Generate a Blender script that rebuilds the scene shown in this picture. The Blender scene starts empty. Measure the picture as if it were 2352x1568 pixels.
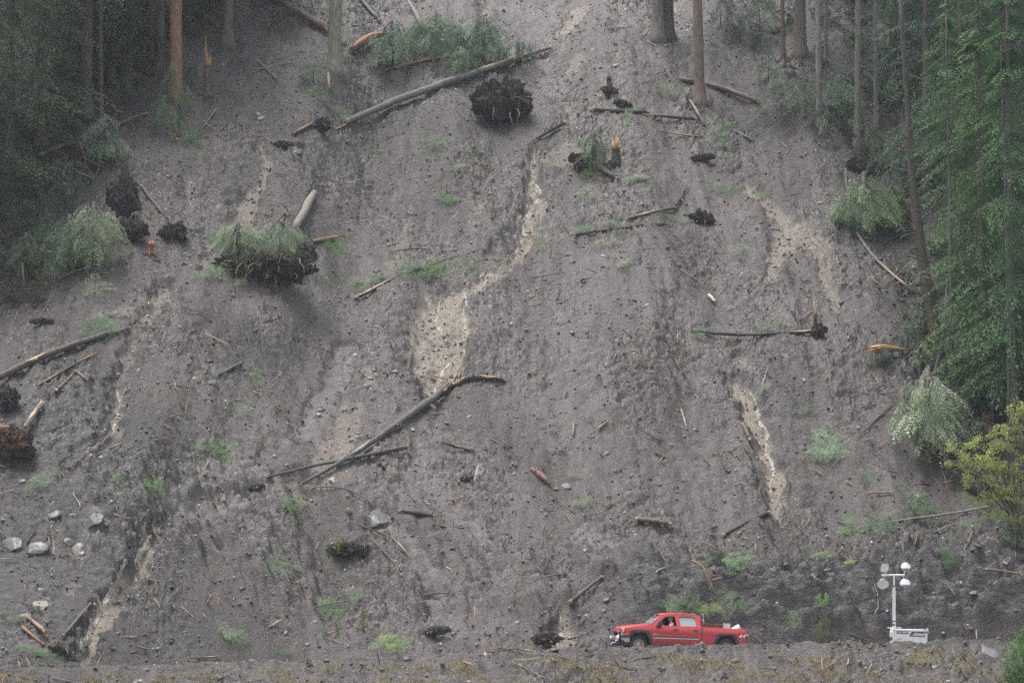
import bpy, bmesh, math, random
import numpy as np
from mathutils import Vector, Matrix, geometry

# ------------------------------------------------------------------ camera, sky, sun, exposure
SC = bpy.context.scene
CAMZ = 4.0
FPX = 5824.0                       # focal length in units of a 2352 px wide frame
HORIZON = 1277.0                   # row of the horizon in a 2352 x 1568 frame
PITCH = math.atan((HORIZON - 784.0) / FPX)
cd = bpy.data.cameras.new('camera'); cam = bpy.data.objects.new('camera', cd)
SC.collection.objects.link(cam); SC.camera = cam
cam.location = (0, 0, CAMZ); cam.rotation_euler = (math.pi/2 + PITCH, 0, 0)
cd.sensor_width = 36.0; cd.lens = 36.0 * FPX / 2352.0 / math.cos(PITCH)
cd.clip_start = 0.5; cd.clip_end = 2000.0
SUN_EL, SUN_AZ = math.radians(74), math.radians(-60)     # azimuth from +Y: high overhead, to the left
world = bpy.data.worlds.new("World"); SC.world = world; world.use_nodes = True
wn = world.node_tree; wn.nodes.clear()
sky = wn.nodes.new('ShaderNodeTexSky'); sky.sky_type = 'NISHITA'; sky.sun_disc = False
sky.sun_elevation = SUN_EL; sky.sun_rotation = SUN_AZ; sky.air_density = 1.0; sky.dust_density = 3.0
hs = wn.nodes.new('ShaderNodeHueSaturation'); hs.inputs['Saturation'].default_value = 0.36
bg = wn.nodes.new('ShaderNodeBackground'); bg.inputs['Strength'].default_value = 0.13
wo = wn.nodes.new('ShaderNodeOutputWorld')
wn.links.new(sky.outputs[0], hs.inputs['Color']); wn.links.new(hs.outputs[0], bg.inputs[0]); wn.links.new(bg.outputs[0], wo.inputs[0])
sl = bpy.data.lights.new('sun', 'SUN'); sl.energy = 1.5; sl.angle = math.radians(26); sl.color = (1.0, 0.975, 0.94)
so = bpy.data.objects.new('sun', sl); SC.collection.objects.link(so)
_d = Vector((math.sin(SUN_AZ)*math.cos(SUN_EL), math.cos(SUN_AZ)*math.cos(SUN_EL), math.sin(SUN_EL)))
so.rotation_euler = _d.to_track_quat('Z', 'Y').to_euler(); so.location = (0, 60, 120)
SC.view_settings.view_transform = 'Standard'; SC.view_settings.look = 'None'
SC.view_settings.exposure = 1.35; SC.view_settings.gamma = 1.0; SC.view_settings.use_curve_mapping = False
SC.cycles.max_bounces = 6; SC.cycles.diffuse_bounces = 3; SC.cycles.glossy_bounces = 3
SC.cycles.transmission_bounces = 4; SC.cycles.transparent_max_bounces = 6; SC.cycles.volume_bounces = 0
SC.cycles.use_adaptive_sampling = False; SC.cycles.use_denoising = False

# ------------------------------------------------------------------ helpers
COL = SC.collection
R = math.radians
def tag(o, label=None, cat=None, group=None, kind=None):
    if label: o['label'] = label
    if cat: o['category'] = cat
    if group: o['group'] = group
    if kind: o['kind'] = kind
    return o
def link(name, me, parent=None, color=None):
    o = bpy.data.objects.new(name, me); COL.objects.link(o)
    if parent: o.parent = parent
    if color: o.color = (*color, 1)
    return o
def empty(name, loc, rot=(0, 0, 0)):
    o = bpy.data.objects.new(name, None); COL.objects.link(o); o.location = loc; o.rotation_euler = rot
    o.empty_display_size = 0.3
    return o
class MB:
    """collects vertices and faces; build() makes ONE mesh object"""
    def __init__(s): s.v = []; s.f = []; s.n = 0; s.a = []
    def add(s, verts, faces, att=0.0):
        verts = [tuple(p) for p in verts]
        s.v += verts; s.f += [tuple(i + s.n for i in f) for f in faces]; s.n += len(verts)
        s.a += [att]*len(verts) if not hasattr(att, '__len__') else list(att)
        return s
    def box(s, x0, x1, y0, y1, z0, z1):
        v = [(x, y, z) for z in (z0, z1) for y in (y0, y1) for x in (x0, x1)]
        return s.add(v, [(0,2,3,1),(4,5,7,6),(0,1,5,4),(2,6,7,3),(0,4,6,2),(1,3,7,5)])
    def tube(s, pts, rad, n=8, cap=True, jit=0.0, rng=None, att=0.0):
        pts = [Vector(p) for p in pts]; m = len(pts)
        if not hasattr(rad, '__len__'): rad = [rad]*m
        vs = []; fs = []
        t0 = (pts[1]-pts[0]).normalized()
        up = Vector((0,0,1)) if abs(t0.z) < .9 else Vector((1,0,0))
        a = t0.cross(up).normalized()
        for i in range(m):
            t = (pts[min(i+1, m-1)] - pts[max(i-1, 0)]).normalized()
            a = (a - t*a.dot(t)).normalized(); b = t.cross(a)
            for k in range(n):
                th = 2*math.pi*k/n; r = rad[i]
                if jit and rng: r *= 1 + rng.uniform(-jit, jit)
                vs.append(pts[i] + (a*math.cos(th) + b*math.sin(th))*r)
        for i in range(m-1):
            for k in range(n):
                fs.append((i*n+k, i*n+(k+1)%n, (i+1)*n+(k+1)%n, (i+1)*n+k))
        if cap:
            fs.append(tuple(range(n-1, -1, -1))); fs.append(tuple((m-1)*n+k for k in range(n)))
        return s.add(vs, fs, att)
    def mesh(s, name, mat, smooth=False, attname=None):
        me = bpy.data.meshes.new(name); me.from_pydata(s.v, [], s.f); me.materials.append(mat)
        if smooth: me.polygons.foreach_set('use_smooth', np.ones(len(me.polygons), bool))
        if attname:
            at = me.attributes.new(attname, 'FLOAT', 'POINT'); at.data.foreach_set('value', np.array(s.a, np.float32))
        me.update(); return me
    def build(s, name, mat, parent=None, color=None, smooth=False, attname=None):
        return link(name, s.mesh(name, mat, smooth, attname), parent, color)
def np_mesh(name, V, F, mat, smooth=False, atts=None):
    """V (n,3) float, F (m,k) int, all faces with k corners"""
    me = bpy.data.meshes.new(name); V = np.asarray(V, np.float32); F = np.asarray(F, np.int32)
    me.vertices.add(len(V)); me.vertices.foreach_set('co', V.ravel())
    m, k = F.shape
    me.loops.add(m*k); me.loops.foreach_set('vertex_index', F.ravel())
    me.polygons.add(m); me.polygons.foreach_set('loop_start', np.arange(m, dtype=np.int32)*k)
    try: me.polygons.foreach_set('loop_total', np.full(m, k, np.int32))
    except Exception: pass
    if smooth: me.polygons.foreach_set('use_smooth', np.ones(m, bool))
    for nm, arr in (atts or {}).items():
        at = me.attributes.new(nm, 'FLOAT', 'POINT'); at.data.foreach_set('value', np.asarray(arr, np.float32).ravel())
    me.materials.append(mat); me.update(calc_edges=True)
    return me

_PT = {}
def perlin(x, y, seed=0):
    if seed not in _PT:
        r = np.random.RandomState(seed + 11); a = r.rand(256, 256)*2*np.pi
        _PT[seed] = (np.cos(a).astype(np.float32), np.sin(a).astype(np.float32))
    gx, gy = _PT[seed]
    x = np.asarray(x, np.float64); y = np.asarray(y, np.float64)
    xi = np.floor(x).astype(np.int64); yi = np.floor(y).astype(np.int64)
    xf = x - xi; yf = y - yi
    u = xf*xf*xf*(xf*(xf*6-15)+10); v = yf*yf*yf*(yf*(yf*6-15)+10)
    x0 = xi & 255; x1 = (xi+1) & 255; y0 = yi & 255; y1 = (yi+1) & 255
    d = lambda a, b, p, q: gx[a, b]*p + gy[a, b]*q
    n00 = d(x0, y0, xf, yf); n10 = d(x1, y0, xf-1, yf); n01 = d(x0, y1, xf, yf-1); n11 = d(x1, y1, xf-1, yf-1)
    return ((n00*(1-u)+n10*u)*(1-v) + (n01*(1-u)+n11*u)*v)*1.5
def sstep(a, b, x):
    t = np.clip((np.asarray(x, float)-a)/(b-a), 0, 1); return t*t*(3-2*t)

# ------------------------------------------------------------------ materials
def new_mat(name):
    m = bpy.data.materials.new(name); m.use_nodes = True; nt = m.node_tree; nt.nodes.clear()
    out = nt.nodes.new('ShaderNodeOutputMaterial'); b = nt.nodes.new('ShaderNodeBsdfPrincipled')
    nt.links.new(b.outputs[0], out.inputs[0]); return m, nt, b, out
def N(nt, t, **kw):
    n = nt.nodes.new(t)
    for k, v in kw.items():
        if k in ('operation', 'blend_type', 'data_type', 'noise_dimensions', 'feature', 'attribute_name', 'interpolation', 'distance', 'wave_type', 'bands_direction', 'clamp'): setattr(n, k, v)
    return n
def mix(nt, fac, a, b, blend='MIX'):
    n = nt.nodes.new('ShaderNodeMix'); n.data_type = 'RGBA'; n.blend_type = blend
    for sck, val in ((n.inputs[0], fac), (n.inputs[6], a), (n.inputs[7], b)):
        if hasattr(val, 'is_linked') or hasattr(val, 'links'): nt.links.new(val, sck)
        elif isinstance(val, (int, float)): sck.default_value = val
        else: sck.default_value = (*val, 1)
    return n.outputs[2]
def noise(nt, co, scale, detail=3, rough=.55, w=None):
    n = nt.nodes.new('ShaderNodeTexNoise'); n.inputs['Scale'].default_value = scale
    n.inputs['Detail'].default_value = detail; n.inputs['Roughness'].default_value = rough
    if co is not None: nt.links.new(co, n.inputs['Vector'])
    return n.outputs['Fac']
def ramp(nt, fac, lo, hi, a=0.0, b=1.0):
    n = nt.nodes.new('ShaderNodeMapRange'); n.clamp = True
    nt.links.new(fac, n.inputs[0]); n.inputs[1].default_value = lo; n.inputs[2].default_value = hi
    n.inputs[3].default_value = a; n.inputs[4].default_value = b
    return n.outputs[0]
def mth(nt, op, a, b=None):
    n = nt.nodes.new('ShaderNodeMath'); n.operation = op
    for i, v in enumerate((a, b)):
        if v is None: continue
        if isinstance(v, (int, float)): n.inputs[i].default_value = v
        else: nt.links.new(v, n.inputs[i])
    return n.outputs[0]
def attr(nt, name):
    n = nt.nodes.new('ShaderNodeAttribute'); n.attribute_name = name; return n.outputs['Fac']
def objcol(nt):
    return nt.nodes.new('ShaderNodeObjectInfo').outputs['Color']
def bump(nt, b, h, strength=.5, dist=.05):
    n = nt.nodes.new('ShaderNodeBump'); n.inputs['Strength'].default_value = strength; n.inputs['Distance'].default_value = dist
    nt.links.new(h, n.inputs['Height']); nt.links.new(n.outputs[0], b.inputs['Normal'])
def ocoord(nt, scale=None):
    t = nt.nodes.new('ShaderNodeTexCoord'); o = t.outputs['Object']
    if scale:
        m = nt.nodes.new('ShaderNodeMapping'); m.inputs['Scale'].default_value = scale
        nt.links.new(o, m.inputs[0]); o = m.outputs[0]
    return o

def mat_ground():
    m, nt, b, _ = new_mat('wet_mud')
    co = ocoord(nt)
    n1 = noise(nt, co, .35, 3); n2 = noise(nt, co, 2.6, 5, .6); n3 = noise(nt, co, 11, 5, .65); n4 = noise(nt, co, 26, 3, .7)
    hue = noise(nt, co, .9, 3)
    c = mix(nt, ramp(nt, n2, .35, .68), (.036, .029, .026), (.088, .074, .067))
    c = mix(nt, ramp(nt, hue, .4, .65, 0, .6), c, (.078, .060, .050))
    c = mix(nt, ramp(nt, n3, .52, .40, 0, .85), c, (.016, .013, .012))
    n6 = noise(nt, ocoord(nt, (3.2, 5.5, 5.5)), 1.0, 6, .68); c = mix(nt, ramp(nt, n6, .51, .42, 0, .92), c, (.009, .007, .006))  # dark blotches stretched across the slope paint crevice shade into the mud
    n7 = noise(nt, ocoord(nt, (5, 9, 9)), 1.0, 5, .7); c = mix(nt, ramp(nt, n7, .53, .62, 0, .75), c, (.20, .178, .162))
    c = mix(nt, ramp(nt, n4, .57, .64, 0, .9), c, (.36, .335, .31))
    n5 = noise(nt, co, 19, 2, .6)
    c = mix(nt, ramp(nt, n5, .66, .72, 0, .7), c, (.23, .15, .10))
    c = mix(nt, ramp(nt, n1, .45, .62, 0, .35), c, (.115, .103, .098))
    fl = noise(nt, ocoord(nt, (.9, .13, .13)), 1.0, 5, .6); c = mix(nt, ramp(nt, fl, .50, .64, 0, .5), c, (.15, .133, .123))
    fl2 = noise(nt, ocoord(nt, (1.6, .22, .22)), 1.3, 4, .6); c = mix(nt, ramp(nt, fl2, .50, .38, 0, .5), c, (.026, .020, .017))
    wet_vig = attr(nt, 'wet'); c = mix(nt, mth(nt, 'MULTIPLY', wet_vig, .85), c, mix(nt, 1.0, c, (.22, .185, .17), 'MULTIPLY'))  # darker mud towards the edges puts vignette and forest shade into the colour
    # bands of pale silt, gravelly stream beds, forest floor, dry grass thatch
    pale = attr(nt, 'pale'); c = mix(nt, mth(nt, 'MULTIPLY', pale, ramp(nt, n2, .3, .55, .35, .85)), c, (.19, .18, .175))
    st = attr(nt, 'stream'); sc_ = mix(nt, ramp(nt, n3, .38, .62), (.17, .14, .105), (.42, .375, .30))
    sc_ = mix(nt, ramp(nt, n4, .5, .42, 0, .5), sc_, (.12, .10, .085))
    c = mix(nt, mth(nt, 'MULTIPLY', st, ramp(nt, n2, .28, .5, .45, 1)), c, sc_)
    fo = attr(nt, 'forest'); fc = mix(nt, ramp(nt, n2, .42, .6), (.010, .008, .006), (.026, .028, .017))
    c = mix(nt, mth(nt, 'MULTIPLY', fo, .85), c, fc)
    rk = attr(nt, 'rock'); rn = noise(nt, ocoord(nt, (1.2, 3.5, 3.5)), 1.4, 6, .65); rc = mix(nt, ramp(nt, rn, .40, .60), (.006, .005, .006), (.088, .082, .082))
    c = mix(nt, mth(nt, 'MULTIPLY', rk, .95), c, rc)
    gr = attr(nt, 'grass'); gc = mix(nt, ramp(nt, n3, .4, .6), (.10, .085, .05), (.26, .22, .13))
    c = mix(nt, mth(nt, 'MULTIPLY', gr, ramp(nt, n2, .35, .6, 0, .9)), c, gc)
    c = mix(nt, 1.0, c, (.76, .71, .685), 'MULTIPLY')
    nt.links.new(c, b.inputs['Base Color'])
    rr = ramp(nt, n2, .35, .65, .30, .60); nt.links.new(rr, b.inputs['Roughness'])
    b.inputs['Specular IOR Level'].default_value = .45
    h = mth(nt, 'ADD', mth(nt, 'MULTIPLY', n3, 1.0), mth(nt, 'MULTIPLY', n4, .35))
    bump(nt, b, h, .9, .09)
    return m
def mat_leaf(name, trans=.25):
    m, nt, b, out = new_mat(name)
    co = ocoord(nt); oc = objcol(nt)
    a = attr(nt, 'leafrnd'); t = attr(nt, 'tip')
    br = mth(nt, 'ADD', mth(nt, 'MULTIPLY', a, .9), .5)
    cc = nt.nodes.new('ShaderNodeCombineColor')
    for i in range(3): nt.links.new(br, cc.inputs[i])
    c = mix(nt, 1.0, oc, cc.outputs[0], 'MULTIPLY')
    c2 = mix(nt, 1.0, c, (2.0, 1.95, 1.2), 'MULTIPLY')  # paler new growth at the tips, pushed brighter to paint lit highlights
    c = mix(nt, mth(nt, 'MULTIPLY', t, ramp(nt, noise(nt, co, .8, 2), .35, .6, .25, 1)), c, c2)
    nt.links.new(c, b.inputs['Base Color']); b.inputs['Roughness'].default_value = .5
    b.inputs['Specular IOR Level'].default_value = .3
    tr = nt.nodes.new('ShaderNodeBsdfTranslucent'); nt.links.new(c, tr.inputs[0])
    ms = nt.nodes.new('ShaderNodeMixShader'); ms.inputs[0].default_value = trans
    nt.links.new(b.outputs[0], ms.inputs[1]); nt.links.new(tr.outputs[0], ms.inputs[2]); nt.links.new(ms.outputs[0], out.inputs[0])
    return m
def mat_bark():
    m, nt, b, _ = new_mat('bark')
    co = ocoord(nt); oc = objcol(nt)
    g = ocoord(nt, (9, 9, 1.2)); n1 = noise(nt, g, 1.6, 4, .6); n2 = noise(nt, co, 1.1, 3); n3 = noise(nt, co, 26, 2)
    c = mix(nt, 1.0, oc, (.45, .42, .40), 'MULTIPLY')
    c = mix(nt, ramp(nt, n1, .38, .62), c, oc)
    c = mix(nt, ramp(nt, n2, .5, .68, 0, .5), c, (.10, .11, .06))
    c = mix(nt, ramp(nt, n3, .60, .7, 0, .5), c, (.36, .35, .32))
    nt.links.new(c, b.inputs['Base Color']); b.inputs['Roughness'].default_value = .72
    bump(nt, b, n1, .8, .06); return m
def mat_objcol(name, rough=.8, var=.35, scale=14, bmp=.5):
    m, nt, b, _ = new_mat(name)
    co = ocoord(nt); oc = objcol(nt); n = noise(nt, co, scale, 4, .6)
    c = mix(nt, 1.0, oc, (1-var, 1-var, 1-var), 'MULTIPLY'); c = mix(nt, ramp(nt, n, .35, .65), c, oc)
    nt.links.new(c, b.inputs['Base Color']); b.inputs['Roughness'].default_value = rough
    bump(nt, b, n, bmp, .03); return m
def mat_plain(name, col, rough=.5, metal=0.0, coat=0.0, dirt=.0, dirtcol=(.08, .065, .05), dscale=3.0):
    m, nt, b, _ = new_mat(name)
    if dirt:
        co = ocoord(nt); n = noise(nt, co, dscale, 5, .65)
        nt.links.new(mix(nt, ramp(nt, n, .45, .75, 0, dirt), col, dirtcol), b.inputs['Base Color'])
        nt.links.new(ramp(nt, n, .4, .8, rough, min(1, rough+.3)), b.inputs['Roughness'])
    else:
        b.inputs['Base Color'].default_value = (*col, 1); b.inputs['Roughness'].default_value = rough
    b.inputs['Metallic'].default_value = metal; b.inputs['Coat Weight'].default_value = coat
    return m
M = dict(
    ground=mat_ground(), needle=mat_leaf('conifer_needles'), leaf=mat_leaf('broad_leaves', .35), bark=mat_bark(),
    wood=mat_objcol('split_wood', .7, .4, 22), rock=mat_objcol('wet_rock', .45, .4, 9), soil=mat_objcol('root_soil', .9, .5, 7, .9),
    root=mat_objcol('bare_root', .8, .35, 10), grass=mat_leaf('dry_grass', .3))

# ------------------------------------------------------------------ terrain
def profile_interp(x, xs, ys): return np.interp(x, xs, ys)
def L_edge(y): return np.interp(y, [112, 125, 136, 142, 145, 152, 158, 166, 173, 190], [-60, -52, -36, -27.5, -25.2, -24.2, -22.6, -20.3, -18.0, -15])
def R_edge(y): return np.interp(y, [112, 121, 125, 129.5, 136, 143, 149, 156, 165, 173, 190], [27, 26, 24.5, 22.0, 21.4, 22.5, 22.3, 19.6, 17.6, 15.8, 13])
def base_h(x, y):
    x = np.asarray(x, float); y = np.asarray(y, float)
    zr = np.interp(x, [-60, -30, -10.5, 0, 5.4, 10, 20, 35, 80], [-1.6, -1.2, -.72, -.42, -.30, -.34, -.12, 0, .2])
    cr = np.interp(x, [-40, -18, -10.5, -1.4, 3.9, 6.5, 9.6, 15.5, 17, 18.8, 20.7, 35], [-.9, -.62, -.43, -.04, .24, .26, .40, .42, .46, .58, .53, .55])
    toe = np.interp(x, [-60, -18, -9, 0, 60], [108, 109.2, 114.4, 115.4, 116.0]) + .7*perlin(x/5.0, x*0+3.3, 5)
    t = y - toe
    wr = sstep(1.5, 8, x)
    hf = 3.3 + 1.1*perlin(x/7.0, x*0+7.7, 6)
    face = np.clip(t, 0, None)
    # right: steep cut bank, bench, then the long slope
    r1 = hf*(1-np.exp(-np.clip(t, 0, None)/(hf*.28)))
    r2 = .22*np.clip(t-2.5, 0, 6) + .80*np.clip(t-8.5, 0, None)
    right = r1*.93 + r2
    left = .66*face + .10*np.clip(t-10, 0, None)
    s = left*(1-wr) + right*wr
    fm = wr*sstep(.1, .8, t)*sstep(5.5, 3.0, t)
    s = s + fm*(.26*np.sin(s*7.0 + 2.2*x*.35 + 3*perlin(x/2.2, y/1.5, 16)) + .7*perlin(x/1.1, y/.5, 17) + .3*np.abs(perlin(x/.5, y/.25, 29)))
    s = s - .05*np.clip(t-62, 0, None) - .10*np.clip(t-75, 0, None)
    z = zr + s
    # mud berm along the near road edge, then the bank falling towards the camera
    z = z + (cr - zr)*np.exp(-((y-107.0)/.95)**2)
    k = sstep(107.6, 106.4, y); bankz = cr - .62*np.clip(107.1-y, 0, None) + .12*np.clip(107.1-y-12, 0, None)*0
    z = np.where(y < 107.0, np.maximum(bankz, -9.5), z)
    # undisturbed forest banks stand a little higher than the scar
    z = z + 1.3*sstep(0, 3.5, L_edge(y)-x)*sstep(118, 128, y) + 1.2*sstep(0, 3.5, x-R_edge(y))*sstep(112, 122, y)
    return z
def meso(x, y):
    on = sstep(115.5, 118.5, y)
    w = x + .9*perlin(x/6, y/9, 8)
    a = .75*perlin(x/5.2, y/13.0, 1)*1.3 + .07*perlin(w/1.1, y/7., 7) + .16*np.abs(perlin(w/2.6, y/16., 10)) + .30*perlin(x/2.1+.3*perlin(x/3., y/3., 9), y/4.4, 2)
    b = .20*np.abs(perlin(x/1.0, y/1.7, 3))
    low = sstep(127, 117, y)
    rough = 1 + 1.2*low*sstep(-8, 2, np.abs(x)-4) + .7*sstep(-20, -26, x)
    d = (x*.8 + y*.6)
    rock = low*(.75*np.abs(perlin(d/1.3, (x*.6-y*.8)/3.4, 12)) + .35*np.abs(perlin(d/.5, (x*.6-y*.8)/1.2, 13)))*sstep(-6, 6, np.abs(x+3)-1)
    near = sstep(108.6, 106.8, y)
    return on*(a + b*rough + rock) + near*(.10*perlin(x/1.5, y/1.2, 14) + .12*perlin(x/.8, y/.7, 15))
def fine(x, y):
    k = np.where((y > 108.3) & (y < 115.2) & (x > -12), .25, 1.0)
    wx = x + .25*perlin(x/.9, y/.9, 26); wy = y + .25*perlin(x/.9, y/.9, 27)
    f = .17*np.abs(perlin(wx/.95, wy/.62, 21)) + .15*np.abs(perlin(wx/.47, wy/.30, 22)) + .15*np.abs(perlin(x/.23, y/.16, 23)) + .06*perlin(x/.16, y/.11, 24)
    g = -.16*sstep(.36, .50, perlin(wx/1.3, wy/.5, 28))          # short scars across the slope
    m = (.35 + 1.15*sstep(-.25, .45, perlin(x/4., y/7., 25)))*(1-.45*np.exp(-((y-107.0)/.8)**2))
    return k*m*(f + g - .08)
FX0, FX1, FY0, FY1 = -38.0, 38.0, 103.2, 178.0
NX, NY = 1040, 1020
xs = np.concatenate([np.linspace(-190, FX0, 40)[:-1], np.linspace(FX0, FX1, NX), np.linspace(FX1, 190, 40)[1:]])
ys = np.concatenate([np.linspace(-70, FY0, 50)[:-1], np.linspace(FY0, FY1, NY), np.linspace(FY1, 330, 50)[1:]])
GX, GY = np.meshgrid(xs, ys)
Z0 = base_h(GX, GY) + meso(GX, GY)
def bil(Z, x, y):
    x = np.asarray(x, float); y = np.asarray(y, float)
    i = np.clip(np.searchsorted(xs, x)-1, 0, len(xs)-2); j = np.clip(np.searchsorted(ys, y)-1, 0, len(ys)-2)
    fx = (x-xs[i])/(xs[i+1]-xs[i]); fy = (y-ys[j])/(ys[j+1]-ys[j])
    return (Z[j, i]*(1-fx)+Z[j, i+1]*fx)*(1-fy) + (Z[j+1, i]*(1-fx)+Z[j+1, i+1]*fx)*fy
def hit_on(Z, u, v):
    """where the sight line through frame point (u, v) meets the ground"""
    t = np.arange(100.0, 215.0, .06)
    cx = (u-1176.0); cz = (784.0-v); f = FPX/math.cos(PITCH)
    dx = cx; dy = f*math.cos(PITCH) - cz*math.sin(PITCH); dz = f*math.sin(PITCH) + cz*math.cos(PITCH)
    X = dx/dy*t; ZZ = CAMZ + dz/dy*t
    g = bil(Z, X, t); below = np.nonzero(ZZ <= g)[0]
    i = below[0] if len(below) else len(t)-1
    return float(X[i]), float(t[i]), float(g[i])
STREAMS = [([(780,1085,20),(640,1112,14),(520,1140,12),(430,1172,12),(372,1215,12)], .45), ([(330,1300,8),(300,1310,8)], .6), ([(1100,470,14),(1085,560,14)], .2), ([(330,740,12),(300,800,12),(276,860,12)], .4),   # (u, v, width) down each rill
    ([(1332,18,34),(1318,45,30),(1292,78,26)], .8), ([(1118,0,22),(1112,40,18)], .5), ([(1326,135,24),(1312,162,18)], .5),
    ([(1222,330,10),(1226,372,14),(1216,400,14),(1224,432,22),(1247,452,22),(1214,490,18),(1208,545,20),(1196,575,18),(1150,604,20),(1098,640,26),(1052,668,26)], 1),
    ([(1306,345,36),(1275,362,40)], .55),
    ([(1050,670,26),(1010,690,60),(1020,730,84),(1010,780,96),(1004,830,80),(1000,880,36),(1000,916,14)], 1),
    ([(600,332,10),(618,372,16),(604,400,14),(580,440,26),(560,490,32),(548,540,34),(540,580,30)], .75), ([(470,590,16),(458,620,10)], .4),
    ([(388,664,20),(345,696,24),(330,725,16)], .75), ([(330,700,14),(280,712,18),(222,722,20)], .6),
    ([(1716,436,14),(1760,470,18),(1800,502,22),(1812,522,44),(1800,560,34),(1776,600,24),(1768,640,18)], .8), ([(1830,530,40),(1880,560,30),(1890,600,18),(1900,650,18),(1920,704,24)], .55),
    ([(1700,836,14),(1716,812,10)], .5), ([(1690,868,14),(1702,900,26),(1730,940,26),(1748,985,22),(1762,1040,22),(1778,1080,30),(1778,1115,30),(1780,1150,18),(1785,1180,10)], .95),
    ([(270,875,10),(274,920,14),(266,960,18),(262,992,18),(232,1018,14),(180,1060,12),(150,1085,12)], .8),
    ([(352,1234,8),(332,1262,14),(318,1290,14),(312,1316,10)], 1), ([(292,1300,8),(272,1340,14),(262,1368,18),(235,1395,34),(222,1430,22),(205,1462,18),(188,1500,16),(196,1512,14)], 1),
    ([(120,1180,20),(128,1215,24),(120,1270,12)], .5), ([(170,1240,24),(185,1265,30)], .5), ([(165,1345,26),(160,1360,18)], .6),
    ([(1290,1404,14),(1296,1440,34),(1292,1478,38)], .9),
    ([(842,842,18),(848,880,14)], .5), ([(805,950,40),(790,1000,44),(750,1060,40),(720,1092,40)], .6), ([(430,400,10),(435,490,12)], .35),
    ([(945,480,12),(930,530,20),(916,575,18),(900,620,24)], .35), ([(1560,0,24),(1550,20,16)], .6), ([(1300,245,14),(1318,268,10)], .5),
    ([(1480,1285,14),(1420,1320,14),(1390,1345,12)], .3)]
PALES = [([(740,1090,34),(620,1110,40),(500,1140,36),(420,1175,30),(360,1215,20)], .8), ([(1180,480,24),(1130,570,26),(1060,640,30)], .35), ([(1350,600,50),(1300,800,60),(1240,960,50)], .3), ([(800,800,26),(770,870,34),(735,930,40),(712,990,34)], .9), ([(720,850,30),(690,900,34)], .5), ([(480,1090,60),(560,1080,80),(420,1150,60)], .6), ([(1010,1000,26),(975,1050,30),(990,1110,34),(1050,1180,40),(1110,1250,40)], .6),
    ([(880,1195,20),(960,1250,24),(1000,1310,26),(1005,1370,26)], .8), ([(1350,1235,60),(1400,1250,40)], .9), ([(1300,1000,70),(1200,860,60)], .35), ([(1230,470,50),(1150,560,30)], .3),
    ([(1000,1390,40),(1020,1440,40),(1160,1440,40)], .45), ([(200,1190,30),(220,1200,30)], .8), ([(640,980,40),(600,1060,40)], .4), ([(1200,130,60),(1260,60,60)], .3), ([(2000,1370,40),(1930,1380,36),(2030,1430,40)], .6), ([(1560,1300,40),(1500,1340,40)], .4),
    ([(330,360,60),(430,350,40)], .4), ([(600,690,90),(700,660,60)], .35), ([(1340,20,30),(1180,20,40),(1450,40,60)], .5)]
def mask(defs, warp=1.0, wide=1.5):
    out = np.zeros_like(Z0)
    wx = GX + warp*(.28*perlin(GX/.7, GY/.6, 31) + .10*perlin(GX/.2, GY/.17, 32)); wy = GY + warp*.35*perlin(GX/.8, GY/.6, 33)
    for pts, st in defs:
        W_ = []
        for u, v, w in pts:
            x, y, z = hit_on(Z0, u, v); W_.append((x, y, w*y/FPX/2))
        for (x0, y0, r0), (x1, y1, r1) in zip(W_[:-1], W_[1:]):
            rm = max(r0, r1)*2.2+1
            i0 = np.searchsorted(xs, min(x0, x1)-rm); i1 = np.searchsorted(xs, max(x0, x1)+rm)
            j0 = np.searchsorted(ys, min(y0, y1)-rm); j1 = np.searchsorted(ys, max(y0, y1)+rm)
            if i1 <= i0 or j1 <= j0: continue
            sx = wx[j0:j1, i0:i1]; sy = wy[j0:j1, i0:i1]
            dx, dy = x1-x0, y1-y0; tt = np.clip(((sx-x0)*dx+(sy-y0)*dy)/(dx*dx+dy*dy+1e-9), 0, 1)
            d = np.hypot(sx-(x0+tt*dx), (sy-(y0+tt*dy))); rr = wide*(r0+(r1-r0)*tt)
            m = st*sstep(1.25, .72, d/np.maximum(rr, .05))
            out[j0:j1, i0:i1] = np.maximum(out[j0:j1, i0:i1], m)
    return out
ST = mask(STREAMS); PA = mask(PALES, 2.0)
GULLY = [([(700,1105,50),(560,1125,50),(440,1165,44),(365,1220,40),(320,1290,36),(262,1370,40),(215,1440,40),(190,1510,40)], 1.0), ([(1690,868,34),(1745,970,40),(1770,1060,44),(1782,1160,40)], .7), ([(1222,340,26),(1240,452,40),(1205,545,40),(1100,640,50),(1010,740,110),(1004,840,90),(1000,916,40)], .7), ([(388,664,40),(320,760,40),(274,900,34),(262,992,34),(160,1080,40)], .6), ([(800,800,40),(720,980,50),(600,1080,50)], .5), ([(600,335,30),(560,500,50),(480,600,40)], .4), ([(1410,1320,40),(1320,1400,50),(1290,1480,50)], .6), ([(870,1190,40),(1000,1310,50),(1010,1400,40)], .5)]
GU = mask(GULLY, 1.5, 1.6)
Z0 = Z0 - .55*GU
Z = Z0 - .22*ST + fine(GX, GY)*(1-.45*ST)
def ground_z(x, y): return float(bil(Z, x, y))
def hit(u, v): return Vector(hit_on(Z0s, u, v))
Z0s = Z0 - .22*ST
def pxm(y): return FPX/y
def gnormal(x, y, e=.4):
    zx = (bil(Z0s, x+e, y)-bil(Z0s, x-e, y))/(2*e); zy = (bil(Z0s, x, y+e)-bil(Z0s, x, y-e))/(2*e)
    return Vector((-float(zx), -float(zy), 1)).normalized()
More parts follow.
